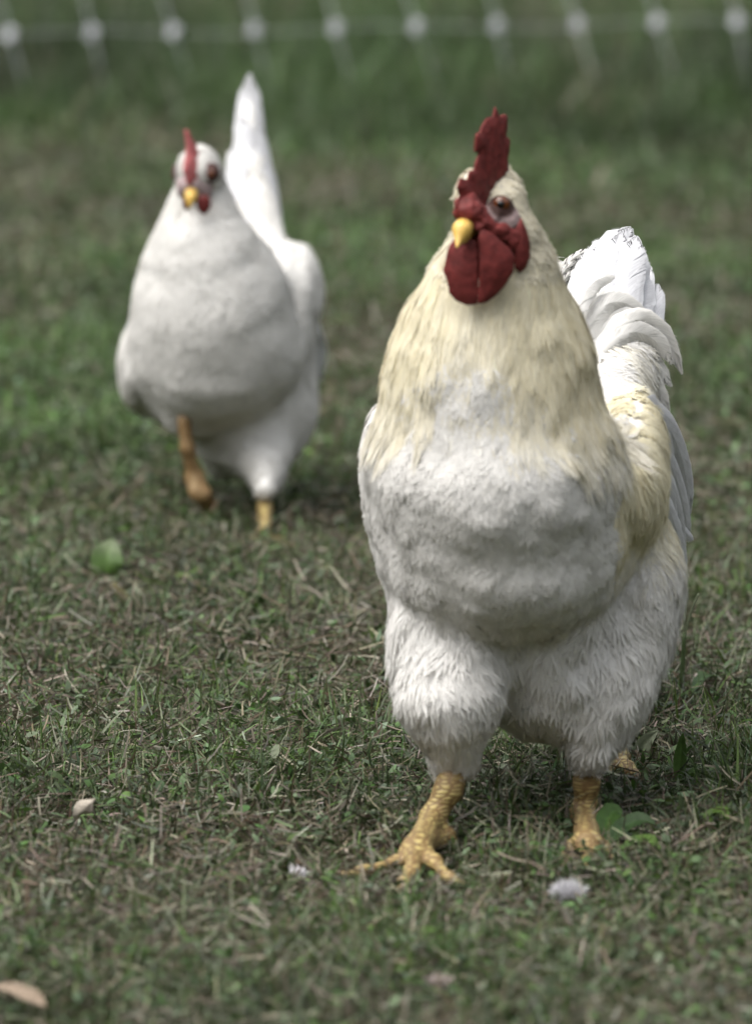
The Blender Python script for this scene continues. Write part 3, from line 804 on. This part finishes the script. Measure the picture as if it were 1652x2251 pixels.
# --- bare face and eye
fc = Shape(k=.005, lump=[(.0006, 300, 5)])
fc.ell(P(1100, 455, 6.943), (.0105, .013, .0095)).ell(P(1112, 488, 6.941), (.0125, .012, .0125)).ell(P(1082, 478, 6.938), (.010, .012, .010))
V, Q = surfnet(fc, *fc.bounds(.004), .0012)
de = np.linalg.norm((V - surf(fc, 1104, 447, 6.85, 7.0)) * np.array([1, .3, 1]), axis=1)
k = np.clip((de - .0100) / .004, 0, 1)[:, None]
colf = np.array([.045, .022, .018]) * (1 - k) + np.array([.30, .225, .22]) * k
rd = np.clip((zc(492, 6.94) - V[:, 2]) / .006, 0, 1)[:, None]; colf = colf * (1 - .55 * rd) + np.array([.20, .05, .05]) * .55 * rd
mesh_obj('face_skin', V, Q, MAT_FACE, rooster, cols=colf)
ec = surf(fc, 1102, 449, 6.85, 7.0)
eye = sphere_patch('eye', ec + np.array([0, .0010, 0]), (.0070, .0036, .0066), MAT_IRIS, rooster)
pp = sphere_patch('pupil', ec + np.array([-.0008, -.0022, 0]), (.0032, .0014, .0032), MAT_PUPIL, eye); pp.location = (0, 0, 0)
# --- dried mud on the breast feathers
for px, py, r in ((949, 1210, .0016), (882, 1130, .0010), (1040, 1075, .0009), (965, 1300, .0008)):
    c = surf(R, px, py, 6.8, 7.2) + np.array([0, -.0024, 0])
    m = Shape(k=.001, lump=[(.0005, 900, 2)]).ell(c, (r, r * .6, r * .8)).ell(c + np.array([r * .8, 0, r * .5]), (r * .6, r * .5, r * .5))
    V, Q = surfnet(m, *m.bounds(.002), .0004); mesh_obj('mud_speck', V, Q, MAT_FACE, rooster, cols=np.tile((.06, .045, .03), (len(V), 1)))
# --- tail: firm feathers, each its own part
def tf(a, b, c, Ys, w, name='tail_feather', **kw):
    return vane(name, bez(P(a[0], a[1], Ys[0]), P(b[0], b[1], Ys[1]), P(c[0], c[1], Ys[2]), 13), s7(w), rooster, **kw)
BW = (.72, .72, .74)
tf((1320, 800), (1300, 620), (1386, 502), (7.30, 7.40, 7.46), 50, blunt=.82, col=BW)
tf((1330, 800), (1330, 640), (1366, 512), (7.29, 7.385, 7.445), 46, blunt=.8, col=BW)
tf((1300, 800), (1268, 660), (1330, 538), (7.285, 7.38, 7.44), 46, blunt=.8, col=BW)
tf((1350, 800), (1365, 650), (1398, 520), (7.29, 7.385, 7.44), 44, blunt=.8, col=BW)
tf((1300, 800), (1275, 640), (1350, 520), (7.30, 7.39, 7.45), 46, blunt=.8, col=BW)
tf((1290, 800), (1262, 690), (1312, 560), (7.29, 7.37, 7.43), 44, blunt=.8, col=BW)
tf((1360, 800), (1372, 650), (1408, 545), (7.31, 7.40, 7.46), 44, blunt=.8, col=BW)
tf((1360, 800), (1400, 690), (1402, 590), (7.30, 7.39, 7.44), 46, blunt=.8, col=BW)
tf((1410, 790), (1418, 690), (1428, 586), (7.36, 7.44, 7.50), 17, blunt=.75, col=BW)
tf((1420, 820), (1440, 720), (1444, 625), (7.36, 7.43, 7.49), 24, blunt=.8, col=BW)
tf((1405, 760), (1414, 700), (1416, 580), (7.37, 7.44, 7.50), 10, blunt=.3, col=BW)
for (a, b, c, w, cc) in [
    ((1270, 760), (1330, 600), (1425, 705), 30, WHITE), ((1280, 780), (1350, 640), (1440, 745), 30, WHITE),
    ((1300, 790), (1420, 600), (1498, 822), 30, WHITE * .96), ((1300, 800), (1400, 660), (1476, 800), 34, WHITE * .95),
    ((1300, 830), (1390, 700), (1474, 850), 32, WHITE), ((1310, 850), (1400, 745), (1470, 905), 28, WHITE),
    ((1295, 770), (1340, 690), (1400, 770), 30, WHITE * .97), ((1290, 810), (1345, 740), (1410, 800), 30, WHITE),
    ((1300, 850), (1360, 770), (1432, 860), 26, CREAM), ((1290, 830), (1340, 790), (1400, 830), 20, TAN * 1.1),
    ((1300, 880), (1370, 800), (1440, 930), 28, CREAM), ((1310, 900), (1380, 850), (1445, 1000), 26, CREAM * 1.02),
    ((1330, 880), (1420, 820), (1462, 960), 26, WHITE * .96), ((1300, 800), (1325, 700), (1392, 700), 30, WHITE),
    ((1265, 720), (1290, 640), (1360, 650), 26, WHITE), ((1262, 690), (1290, 600), (1350, 610), 24, WHITE)]:
    y0 = 7.27 + .02 * rng.random()
    tf(a, b, c, (y0, y0 + .035, y0 + .05), w, name='sickle_feather', col=cc, blunt=.35, camber=.5, twist=rng.normal(0, .25), face=(-.1, -1, .25))
# --- folded wing feathers at the bird's left side
for (a, b, c, Ys, w, cc) in [
    ((1430, 900), (1505, 950), (1514, 1130), (7.22, 7.30, 7.36), 34, BW), ((1440, 960), (1500, 1050), (1512, 1190), (7.24, 7.31, 7.37), 26, BW),
    ((1420, 880), (1470, 930), (1470, 1060), (7.20, 7.26, 7.30), 30, BW), ((1450, 1010), (1480, 1090), (1482, 1190), (7.22, 7.27, 7.31), 22, BW),
    ((1462, 1040), (1496, 1110), (1500, 1230), (7.24, 7.30, 7.35), 22, BW), ((1455, 1090), (1490, 1160), (1505, 1260), (7.22, 7.28, 7.33), 26, BW),
    ((1430, 1100), (1465, 1190), (1486, 1260), (7.20, 7.25, 7.29), 26, WHITE), ((1470, 1120), (1500, 1170), (1522, 1186), (7.26, 7.33, 7.37), 14, BW)]:
    tf(a, b, c, Ys, w, name='wing_feather', col=cc, blunt=.6, face=(.5, -.85, .1))
# --- legs
lg = Shape(k=.008)
hk1, ft1 = P(1005, 1672, 7.02), G(912, 1868, .020)
lg.chain([hk1, P(985, 1735, 7.015), P(950, 1800, 7.01), ft1], [.0126, .0108, .0100, .0106])
t_out = [ft1, G(868, 1898, .012), G(800, 1915, .010), G(752, 1922, .008)]
t_mid = [ft1, G(905, 1915, .014), G(888, 1940, .010), G(880, 1958, .008)]
t_in = [ft1 + np.array([.006, 0, 0]), G(955, 1895, .016), G(985, 1930, .012), G(1015, 1944, .009)]
t_back = [ft1 + np.array([.004, .01, .004]), G(962, 1850, .012), G(990, 1830, .008)]
lg.chain(t_out, [.0074, .0048, .0038, .0030]); lg.chain(t_mid, [.0086, .0056, .0042, .0032]); lg.chain(t_in, [.0072, .0052, .0041, .0030]); lg.chain(t_back, [.0085, .0060, .0045])
lg.chain([P(952, 1822, 7.0), P(982, 1838, 7.0), P(1000, 1856, 6.998)], [.0075, .0058, .0030])
def dirt1(V): return .12 + np.clip((.022 - V[:, 2]) / .02, 0, 1) * .30 + np.clip((zc(1825, 7.0) - V[:, 2]) / .02, 0, 1) * np.clip((V[:, 2] - zc(1890, 7.0)) / .015, 0, 1) * .35 + np.clip(1 - np.linalg.norm(V - P(985, 1690, 7.0), axis=1) / .02, 0, 1) * .6
leg1 = leg_mesh('leg', lg, rooster, dirt_shade=dirt1)
for a, b in ((t_out[-1], G(734, 1926, .004)), (t_mid[-1], G(876, 1972, .003)), (t_in[-1], G(1040, 1956, .003)), (t_back[-1], G(1004, 1822, .003))):
    c = claw(a, b, .0042, leg1); c.location = (0, 0, 0)
lg = Shape(k=.008)
hk2, ft2 = P(1293, 1650, 7.08), G(1290, 1860, .014)
lg.chain([hk2, P(1288, 1720, 7.085), P(1286, 1790, 7.095), ft2], [.0115, .0100, .0100, .0112])
t2o = [ft2, G(1258, 1872, .008), G(1240, 1888, .005)]; t2m = [ft2, G(1288, 1884, .008), G(1286, 1906, .005)]; t2i = [ft2, G(1322, 1872, .008), G(1346, 1888, .005)]; t2b = [ft2, G(1290, 1822, .008), G(1292, 1802, .005)]
for t in (t2o, t2m, t2i): lg.chain(t, [.0100, .0075, .0045])
lg.chain(t2b, [.0085, .0060, .004]); lg.chain([P(1274, 1788, 7.09), P(1262, 1812, 7.09)], [.008, .005])
leg2 = leg_mesh('leg', lg, rooster, dirt_shade=lambda V: .25 + .3 * np.clip((zc(1820, 7.09) - V[:, 2]) / .02, 0, 1))
for t in (t2o, t2m, t2i, t2b):
    c = claw(t[-1], t[-1] + nrm(t[-1] - t[-2]) * .010 - np.array([0, 0, .003]), .0040, leg2); c.location = (0, 0, 0)

# ================================================================== WHITE HEN
HY = 8.72
s8 = lambda px: M(px, HY)
hen = thing('hen', 'smaller all-white hen walking behind with one foot lifted and tail upright', 'hen', G(582, 1186))
H = Shape(k=.032, lump=[(.0018, 45, 13), (.0022, 22, 14)])
H.ell(P(480, 765, 8.82), (s8(188), .13, s8(165)))
H.ell(P(468, 720, 8.74), (s8(168), .085, s8(165)))
H.chain([P(440, 405, 8.70), P(441, 480, 8.705), P(450, 560, 8.705), P(464, 650, 8.72), P(472, 760, 8.745)], [s8(44), s8(60), s8(96), s8(140), s8(172)])
H.ell(P(437, 374, 8.69), (s8(48), .030, s8(52)), .008)
H.ell(P(302, 800, 8.82), (s8(38), .085, s8(88)), .01)
H.ell(P(655, 690, 8.86), (s8(42), .10, s8(135)), .012)
H.ell(P(618, 620, 8.86), (s8(70), .09, s8(70)))
H.ell(P(545, 880, 8.85), (s8(135), .10, s8(120)))
H.ell(P(520, 945, 8.82), (s8(88), .07, s8(80)))
H.ell(P(605, 890, 8.86), (s8(72), .09, s8(110)))
H.cone(P(570, 930, 8.82), P(582, 1060, 8.74), s8(80), s8(22))
H.chain([P(584, 1000, 8.75), P(582, 1072, 8.70)], [s8(38), s8(20)])
H.cone(P(500, 980, 8.83), P(478, 1030, 8.82), s8(26), s8(8))
H.chain([P(410, 850, 8.80), P(405, 925, 8.73)], [s8(50), s8(22)])
H.ell(P(410, 825, 8.84), (s8(110), .10, s8(95)))
H.chain([P(590, 600, 8.93), P(560, 480, 8.98), P(541, 350, 9.02), P(548, 205, 9.045)], [s8(60), s8(48), s8(38), s8(15)], .012)
HV, HQ = surfnet(H, *H.bounds(), .0042)
mesh_obj('body', HV - grad(H, HV) * .0014, HQ, MAT_DOWN, hen, cols=np.tile(WHITE * .97, (len(HV), 1)))
zh = lambda py, Y=8.75: P(0, py, Y)[2]
def hflow2(p):
    d = np.tile(np.array([0., .45, -.9]), (len(p), 1))
    up = np.clip((p[:, 1] - 8.86) / .06, 0, 1)[:, None] * np.clip((p[:, 2] - zh(640)) / .04, 0, 1)[:, None]
    d = d * (1 - up) + np.array([-.1, .3, .9]) * up
    return d + np.array([1.0, 0, 0]) * (.25 * noise3(p, 30, 19)[:, None])
hp = sample(HV, HQ, 9000)
facem = (hp[:, 2] > zh(450)) & (hp[:, 1] < 8.685)
feathers('body_feathers', H, hp[hp[:, 2] <= zh(455)], hflow2, .023, .016, WHITE, hen, barbs=16, nodes=4, rise=(.0012, .0020), camber=.05, bw=.0009, spread=(.45, .9), nblend=.96)
hp2 = sample(HV, HQ, 20000); hp2 = hp2[(hp2[:, 2] > zh(470)) & (hp2[:, 1] < 8.8)]
skin = (np.abs(hp2[:, 0] - P(430, 0, 8.68)[0]) < .010) & (hp2[:, 2] < zh(390)) & (hp2[:, 1] < 8.69)
feathers('head_feathers', H, hp2[~skin], hflow, .010, .005, WHITE, hen, barbs=8, nodes=4, rise=(.0005, .002), bw=.0006, spread=(.4, .7))
# comb leaning to the bird's right, beak, wattles, eyes
hcO = P(424, 350, 8.665)
def hplate(pxs, O, e1, e2, thick, **kw):
    e1 = nrm(np.array(e1, float)); e2 = np.array(e2, float); e2 = nrm(e2 - e1 * (e1 @ e2)); nn = np.cross(e1, e2)
    pl = []
    for x, y in pxs:
        w = on_plane(x, y, O, nn) - O; pl.append((w @ e1, w @ e2))
    return plate(pl, (O, e1, e2), thick, **kw)
V, Q = hplate([(412, 406), (440, 404), (444, 370), (438, 340), (429, 318), (420, 305), (412, 286), (404, 286), (408, 305), (411, 322), (408, 345), (402, 375)], hcO, (.55, .8, 0), (-.05, .25, 1), .0040, h=.0013, rnd=.004, ridge=lambda p: .001 * noise3(p, 150, 4))
mesh_obj('comb', V, Q, MAT_COMB_PALE, hen)
bk = Shape(k=.004); bk.chain([P(423, 414, 8.668), P(419, 434, 8.648), P(416, 456, 8.642)], [.0074, .0056, .0012])
V, Q = surfnet(bk, *bk.bounds(.004), .0013); mesh_obj('beak', V, Q, MAT_BEAK, hen)
for pl, Y in (([(436, 432), (452, 428), (464, 440), (462, 458), (450, 472), (438, 466), (432, 450)], 8.652), ([(404, 436), (412, 440), (414, 458), (408, 464), (402, 452)], 8.654)):
    V, Q = hplate(pl, P(438, 450, Y), (1, .2, 0), (0, -.05, 1), .0035, h=.0013, rnd=.004); mesh_obj('wattle', V, Q, MAT_COMB, hen)
fcs = Shape(k=.006, lump=[(.0006, 260, 5)]); fcs.ell(P(422, 405, 8.668), (.0125, .014, .012)).ell(P(446, 412, 8.674), (.011, .012, .012)).ell(P(402, 412, 8.678), (.007, .012, .011))
V, Q = surfnet(fcs, *fcs.bounds(.004), .0014); mesh_obj('face_skin', V, Q, MAT_FACE, hen, cols=np.tile(np.array([.40, .31, .31]), (len(V), 1)))
for c, r in ((surf(H, 465, 379, 8.6, 8.8), (.0090, .0065, .0105)), (surf(H, 390, 381, 8.6, 8.8), (.0062, .0065, .0105))):
    ring = sphere_patch('eye_ring', c, r, plain_mat('dark_eye_skin', (.075, .045, .042), rough=.8, spec=.05), hen)
    e = sphere_patch('eye', c + np.array([0, -.0028, -.0006]), (r[0] * .55, .0046, r[2] * .55), MAT_IRIS, ring); e.location = (0, 0, 0)
# tail held straight up, seen edge on
for (a, b, c, Ys, w, tw) in [((575, 560), (538, 400), (549, 162), (8.96, 9.02, 9.04), 34, 0), ((560, 520), (526, 420), (544, 172), (8.97, 9.03, 9.06), 30, .2), ((590, 540), (560, 420), (555, 176), (8.97, 9.03, 9.06), 30, -.2),
                             ((570, 540), (515, 420), (534, 250), (8.95, 9.0, 9.02), 30, .3), ((600, 560), (590, 440), (566, 270), (8.95, 9.0, 9.02), 30, -.3), ((605, 580), (600, 500), (585, 350), (8.94, 8.98, 9.0), 32, -.3), ((540, 500), (505, 430), (515, 320), (8.94, 8.98, 9.0), 28, .3)]:
    vane('tail_feather', bez(P(*a, Ys[0]), P(*b, Ys[1]), P(*c, Ys[2]), 13), s8(w), hen, blunt=.72, camber=.4, col=(.74, .74, .76), twist=tw, face=(-tw, -1, .2))
for (a, b, c, Ys, w, fx) in [((300, 700), (252, 800), (292, 905), (8.80, 8.84, 8.88), 26, -.6), ((290, 740), (258, 830), (320, 925), (8.80, 8.84, 8.88), 24, -.6), ((312, 760), (275, 850), (350, 932), (8.79, 8.82, 8.86), 24, -.5),
                             ((680, 680), (712, 740), (706, 840), (8.86, 8.92, 8.97), 20, .6), ((670, 660), (700, 740), (690, 850), (8.85, 8.90, 8.95), 24, .6), ((695, 720), (722, 760), (712, 810), (8.88, 8.94, 8.99), 14, .6)]:
    vane('wing_feather', bez(P(*a, Ys[0]), P(*b, Ys[1]), P(*c, Ys[2]), 11), s8(w), hen, blunt=.5, camber=.5, col=(.81, .81, .83), face=(fx, -.8, 0))
# legs
lg = Shape(k=.006)
lg.chain([P(404, 925, 8.70), P(412, 985, 8.70), P(428, 1048, 8.71)], [.0070, .0066, .0082])
for q in ([(450, 1085), (474, 1118)], [(440, 1090), (462, 1132)], [(430, 1080), (446, 1112)]):
    lg.chain([P(428, 1048, 8.71), P(*q[0], 8.70), P(*q[1], 8.72)], [.0080, .0062, .0040])
hl = leg_mesh('leg', lg, hen, h=.002, dirt_shade=lambda V: np.full(len(V), .85))  # raised leg browned evenly: its shade is put into the colour
for q in ((474, 1118, 480, 1126), (462, 1132, 470, 1142), (446, 1112, 452, 1122)):
    c = claw(P(q[0], q[1], 8.72), P(q[2], q[3], 8.73), .0036, hl); c.location = (0, 0, 0)
lg = Shape(k=.006); hf0 = G(581, 1180, .012)
lg.chain([P(582, 1078, 8.715), P(582, 1120, 8.70), hf0], [.0078, .0072, .0080])
tt = [[hf0, hf0 + np.array(v) * .6, hf0 + np.array(v)] for v in ((-.03, -.03, -.006), (0, -.045, -.006), (.03, -.03, -.006), (0, .025, -.006))]
for t in tt: lg.chain(t, [.0066, .0052, .0036])
hl = leg_mesh('leg', lg, hen, h=.002)
for t in tt:
    c = claw(t[-1], t[-1] + nrm(t[-1] - t[-2]) * .008 - np.array([0, 0, .002]), .0032, hl); c.location = (0, 0, 0)

# ================================================================== HEN HIDDEN BEHIND THE ROOSTER
TY = 7.60
hen3 = thing('hen', 'hen almost hidden behind the rooster, only a yellow foot and black-edged feathers showing', 'hen', G(1340, 1670))
T = Shape(k=.02)
T.ell(P(1200, 1130, TY), (M(190, TY), .085, M(170, TY)))
T.chain([P(1120, 980, TY), P(1160, 760, TY - .01), P(1205, 640, TY - .03)], [M(110, TY), M(72, TY), M(50, TY)])
T.ell(P(1195, 625, TY - .03), (.028, .022, .022), .008)
T.chain([P(1325, 1300, TY), P(1350, 1430, TY - .06), P(1354, 1560, TY - .13)], [M(70), M(45), M(24)])
TV, TQ = surfnet(T, *T.bounds(), .005)
mesh_obj('body', TV, TQ, MAT_DOWN, hen3, cols=np.tile(WHITE, (len(TV), 1)))
tp = sample(TV, TQ, 1500)
feathers('body_feathers', T, tp, lambda p: np.tile(np.array([.6, 0, -.8]), (len(p), 1)), .024, .016, WHITE, hen3, barbs=12, nodes=4)
for (a, b, c, w) in [((1215, 640), (1235, 570), (1292, 549), 12), ((1225, 640), (1245, 585), (1302, 566), 12), ((1225, 660), (1245, 600), (1296, 588), 12), ((1230, 680), (1250, 620), (1310, 604), 12),
                     ((1210, 650), (1228, 600), (1268, 566), 10), ((1222, 690), (1240, 640), (1290, 626), 12), ((1215, 660), (1236, 612), (1262, 590), 9)]:
    vane('neck_feather', bez(P(*a, TY - .06), P(*b, TY - .09), P(*c, TY - .08), 10), M(w, TY), hen3, blunt=.4, camber=.5, edge=(.02, .02, .022), col=WHITE, face=(0, -1, .3))
wtl = Shape(k=.003); wtl.ell(P(1258, 628, TY - .115), (.0038, .003, .0062)); V, Q = surfnet(wtl, *wtl.bounds(.003), .001)
mesh_obj('wattle', V, Q, MAT_COMB_PALE, hen3)
lg = Shape(k=.006); f3 = G(1355, 1668, .012)
lg.chain([P(1362, 1530, 7.47), P(1361, 1600, 7.46), f3], [.0085, .0078, .0085])
tt = [[f3, f3 + np.array(v) * .6, f3 + np.array(v)] for v in ((-.040, -.02, -.006), (-.018, -.05, -.006), (.016, -.045, -.006), (.01, .03, -.006))]
for t in tt: lg.chain(t, [.0075, .0056, .0038])
l3 = leg_mesh('leg', lg, hen3, h=.0016)
for t in tt:
    c = claw(t[-1], t[-1] + nrm(t[-1] - t[-2]) * .008 - np.array([0, 0, .002]), .0034, l3); c.location = (0, 0, 0)

# ================================================================== small things lying and growing in the grass
def leaf(name, base, tip, bend, w, col, label, cat, mat=MAT_LEAF, face=(0, -1, .4), fold=.25, group=None, tipcol=None, prof=.75):
    """a single leaf: midrib, two folded halves, wavy rim"""
    pts = bez(np.asarray(base), np.asarray(bend), np.asarray(tip), 13); n = 13; cn = 9
    t = np.linspace(0, 1, n); T = nrm(np.gradient(pts, axis=0)); S = nrm(np.cross(T, np.array(face)[None] + 0 * T)); Nn = np.cross(S, T)
    ww = w * np.sin(np.pi * np.clip(.05 + .94 * t, 0, 1)) ** prof
    v = np.linspace(-1, 1, cn); V = np.empty((n, cn, 3))
    for j, vv in enumerate(v):
        V[:, j] = pts + S * (ww * vv)[:, None] + Nn * (fold * ww * abs(vv))[:, None] + Nn * (.10 * w * np.sin(t * 14 + vv * 2) * vv ** 2)[:, None]
        if vv == 0: V[:, j] -= Nn * .0006
    F = np.array([(i * cn + j, i * cn + j + 1, (i + 1) * cn + j + 1, (i + 1) * cn + j) for i in range(n - 1) for j in range(cn - 1)])
    C = np.tile(np.array(col, float), (n, cn, 1)); C[:, cn // 2] *= 1.35
    if tipcol is not None:
        k = np.clip((t - .55) / .3, 0, 1)[:, None, None]; C = C * (1 - k) + np.array(tipcol) * k
    k = n * cn
    o = mesh_obj(name, np.vstack([V.reshape(-1, 3), (V - Nn[:, None] * .0004).reshape(-1, 3)]), np.concatenate([F, F[:, ::-1] + k]), mat, cols=np.vstack([C.reshape(-1, 3)] * 2))
    recenter(o, base)
    return tag(o, label, cat, group)
g0 = G(243, 1276)
leaf('broad_leaf', g0, P(248, 1184, g0[1] + .02), P(225, 1235, g0[1] - .01), .0165, (.062, .118, .024), 'broad green leaf standing upright in the grass left of the hen\'s raised foot', 'leaf', fold=.15, tipcol=(.15, .19, .10))
g0 = G(168, 1806, .012); leaf('dry_leaf', g0, P(210, 1754, g0[1] - .01), P(176, 1778, g0[1] - .02), .0075, (.46, .41, .34), 'pale curled dry leaf propped on the grass above a dark hollow', 'leaf', mat=MAT_DRY, face=(.3, -.8, .5), fold=-.6, prof=1.3)
g0 = G(-20, 2165, .02); leaf('dry_leaf', g0, G(104, 2215, .022), G(60, 2178, .034), .0075, (.24, .185, .135), 'brown dry leaf lying at the lower left corner', 'leaf', mat=MAT_DRY, face=(0, -.6, .8), fold=.3)
g0 = G(1405, 1672); leaf('weed_leaf', g0, P(1446, 1606, g0[1] - .01), P(1400, 1640, g0[1]), .0070, (.27, .31, .21), 'pale grey-green weed leaf twisting up to the right of the rooster\'s thigh', 'leaf', fold=.3)  # leaf colour raised to carry the sky glare on it
leaf('weed_leaf', g0 + np.array([-.002, 0, 0]), P(1365, 1632, g0[1]), P(1388, 1650, g0[1] - .01), .0046, (.24, .29, .20), 'small grey-green weed leaf bending left beside the rooster\'s thigh', 'leaf', fold=.3)
g0 = G(1490, 1722); leaf('weed_leaf', g0, P(1500, 1612, g0[1] - .01), P(1492, 1670, g0[1]), .0058, (.11, .20, .05), 'narrow bright green blade standing at right of the twisted pale leaf', 'leaf', fold=.3)
k = 0
for (x0, y0, x1, y1, w, cl, lab) in [
    (1318, 1850, 1365, 1790, .0105, (.045, .095, .02), 'dark green broad leaf just right of the rooster\'s rear shank'),
    (1330, 1862, 1440, 1812, .0085, (.035, .07, .022), 'dark green leaf spreading flat right of the rear shank'),
    (1360, 1880, 1450, 1868, .0075, (.08, .145, .03), 'bright green leaf low in the grass right of the rear foot'),
    (1545, 1830, 1600, 1800, .0075, (.09, .16, .03), 'light green leaf near the right edge'),
    (1580, 1500, 1520, 1522, .0075, (.045, .09, .025), 'green leaf on the tall grass stalk right of the rooster')]:
    a = G(x0, y0, .006); m = .5 * (a + G(x1, y1, .012)) + np.array([0, 0, .022])
    leaf('weed_leaf', a, G(x1, y1, .022), m, w, cl, lab, 'leaf', face=(0, -.5, .85), fold=.3)
# seed stalk at right
st0 = G(1496, 1560)
stalk = thing('grass_stalk', 'tall green grass stalk with thin seed spikes beside the rooster\'s right thigh', 'plant', st0)
pts = bez(st0, P(1498, 1470, st0[1]), P(1503, 1390, st0[1]), 8); V, F = tube(pts, np.linspace(.0032, .0016, 8), 7)
mesh_obj('stem', V, F, MAT_LEAF, stalk, cols=np.tile(np.array([.085, .125, .05]), (len(V), 1)))
for tipx, tipy in ((1512, 1290), (1535, 1305)):
    a, b = P(1503, 1400, st0[1]), P(tipx, tipy, st0[1] + .004)
    pts = bez(a, .5 * (a + b) + np.array([-.002, 0, .004]), b, 20)
    V, F = tube(pts, .0010 + .0007 * (np.arange(20) % 2) * np.linspace(1, .4, 20), 6)
    mesh_obj('seed_spike', V, F, MAT_LEAF, stalk, cols=np.tile(np.array([.20, .23, .14]), (len(V), 1)))
# foxtail seed head at left
fx0 = G(285, 1335); fox = thing('foxtail_grass', 'small yellowish bristly foxtail seed head leaning left below the broad leaf', 'plant', fx0)
a, b = P(282, 1325, fx0[1]), P(252, 1288, fx0[1])
V, F = tube(bez(fx0, a, a + np.array([-.002, 0, .004]), 5), .0012, 6); mesh_obj('stem', V, F, MAT_LEAF, fox, cols=np.tile(np.array([.08, .11, .04]), (len(V), 1)))
n = 420; t = rng.random(n); d = nrm(b - a); rv = nrm(rng.normal(size=(n, 3))); rv = nrm(rv - d * (rv @ d)[:, None] + .9 * d)
bb = a + (b - a) * t[:, None]; L = .009 * (1 - .4 * t); sd = nrm(np.cross(rv, rng.normal(size=(n, 3)))) * .0004
V = np.stack([bb - sd, bb + sd, bb + rv * L[:, None]], 1).reshape(-1, 3); o = mesh_obj('seed_head', V, np.arange(3 * n).reshape(-1, 3), MAT_LEAF, fox, cols=np.tile(np.array([.36, .33, .17]), (3 * n, 1)))
# shed down feather in front, and scraps
def down(name, px, py, w, hgt, n, label, col=(.78, .76, .78)):
    c0 = G(px, py, .004)
    a = rng.uniform(0, 2 * np.pi, n); r = np.sqrt(rng.random(n))
    base = c0 + np.stack([np.cos(a) * r * w * .55, np.sin(a) * r * w * .5, rng.random(n) * .004], -1)
    dirv = nrm(np.stack([np.cos(a) * r * .9 + rng.normal(0, .35, n), np.sin(a) * r + rng.normal(0, .35, n), .55 + .5 * rng.random(n)], -1))
    L = hgt * rng.uniform(.5, 1.1, n) * (1.1 - .5 * r)
    sd = nrm(np.cross(dirv, rng.normal(size=(n, 3)))) * .0009
    mid = base + dirv * (L * .5)[:, None]; tip = base + dirv * L[:, None] + rng.normal(0, .002, (n, 3)); 
    V = np.stack([base - sd, base + sd, mid - sd, mid + sd, tip], 1).reshape(-1, 3); o = (np.arange(n) * 5)[:, None]
    F = np.concatenate([o + np.array([0, 1, 3]), o + np.array([0, 3, 2]), o + np.array([2, 3, 4])])
    ob = mesh_obj(name, V, F, MAT_FEATHER, cols=np.tile(np.array(col), (len(V), 1))); recenter(ob, c0)
    return tag(ob, label, 'feather')
down('down_feather', 1248, 1980, .015, .017, 1100, 'white fluffy down feather lying in front of the rooster\'s rear foot', (.62, .61, .63))

down('down_feather', 655, 1930, .007, .010, 120, 'tiny white speck of down in the grass left of the rooster\'s toes')
down('down_feather', 968, 2172, .011, .012, 160, 'small pinkish scrap of down low in the grass below the rooster', (.55, .47, .44))
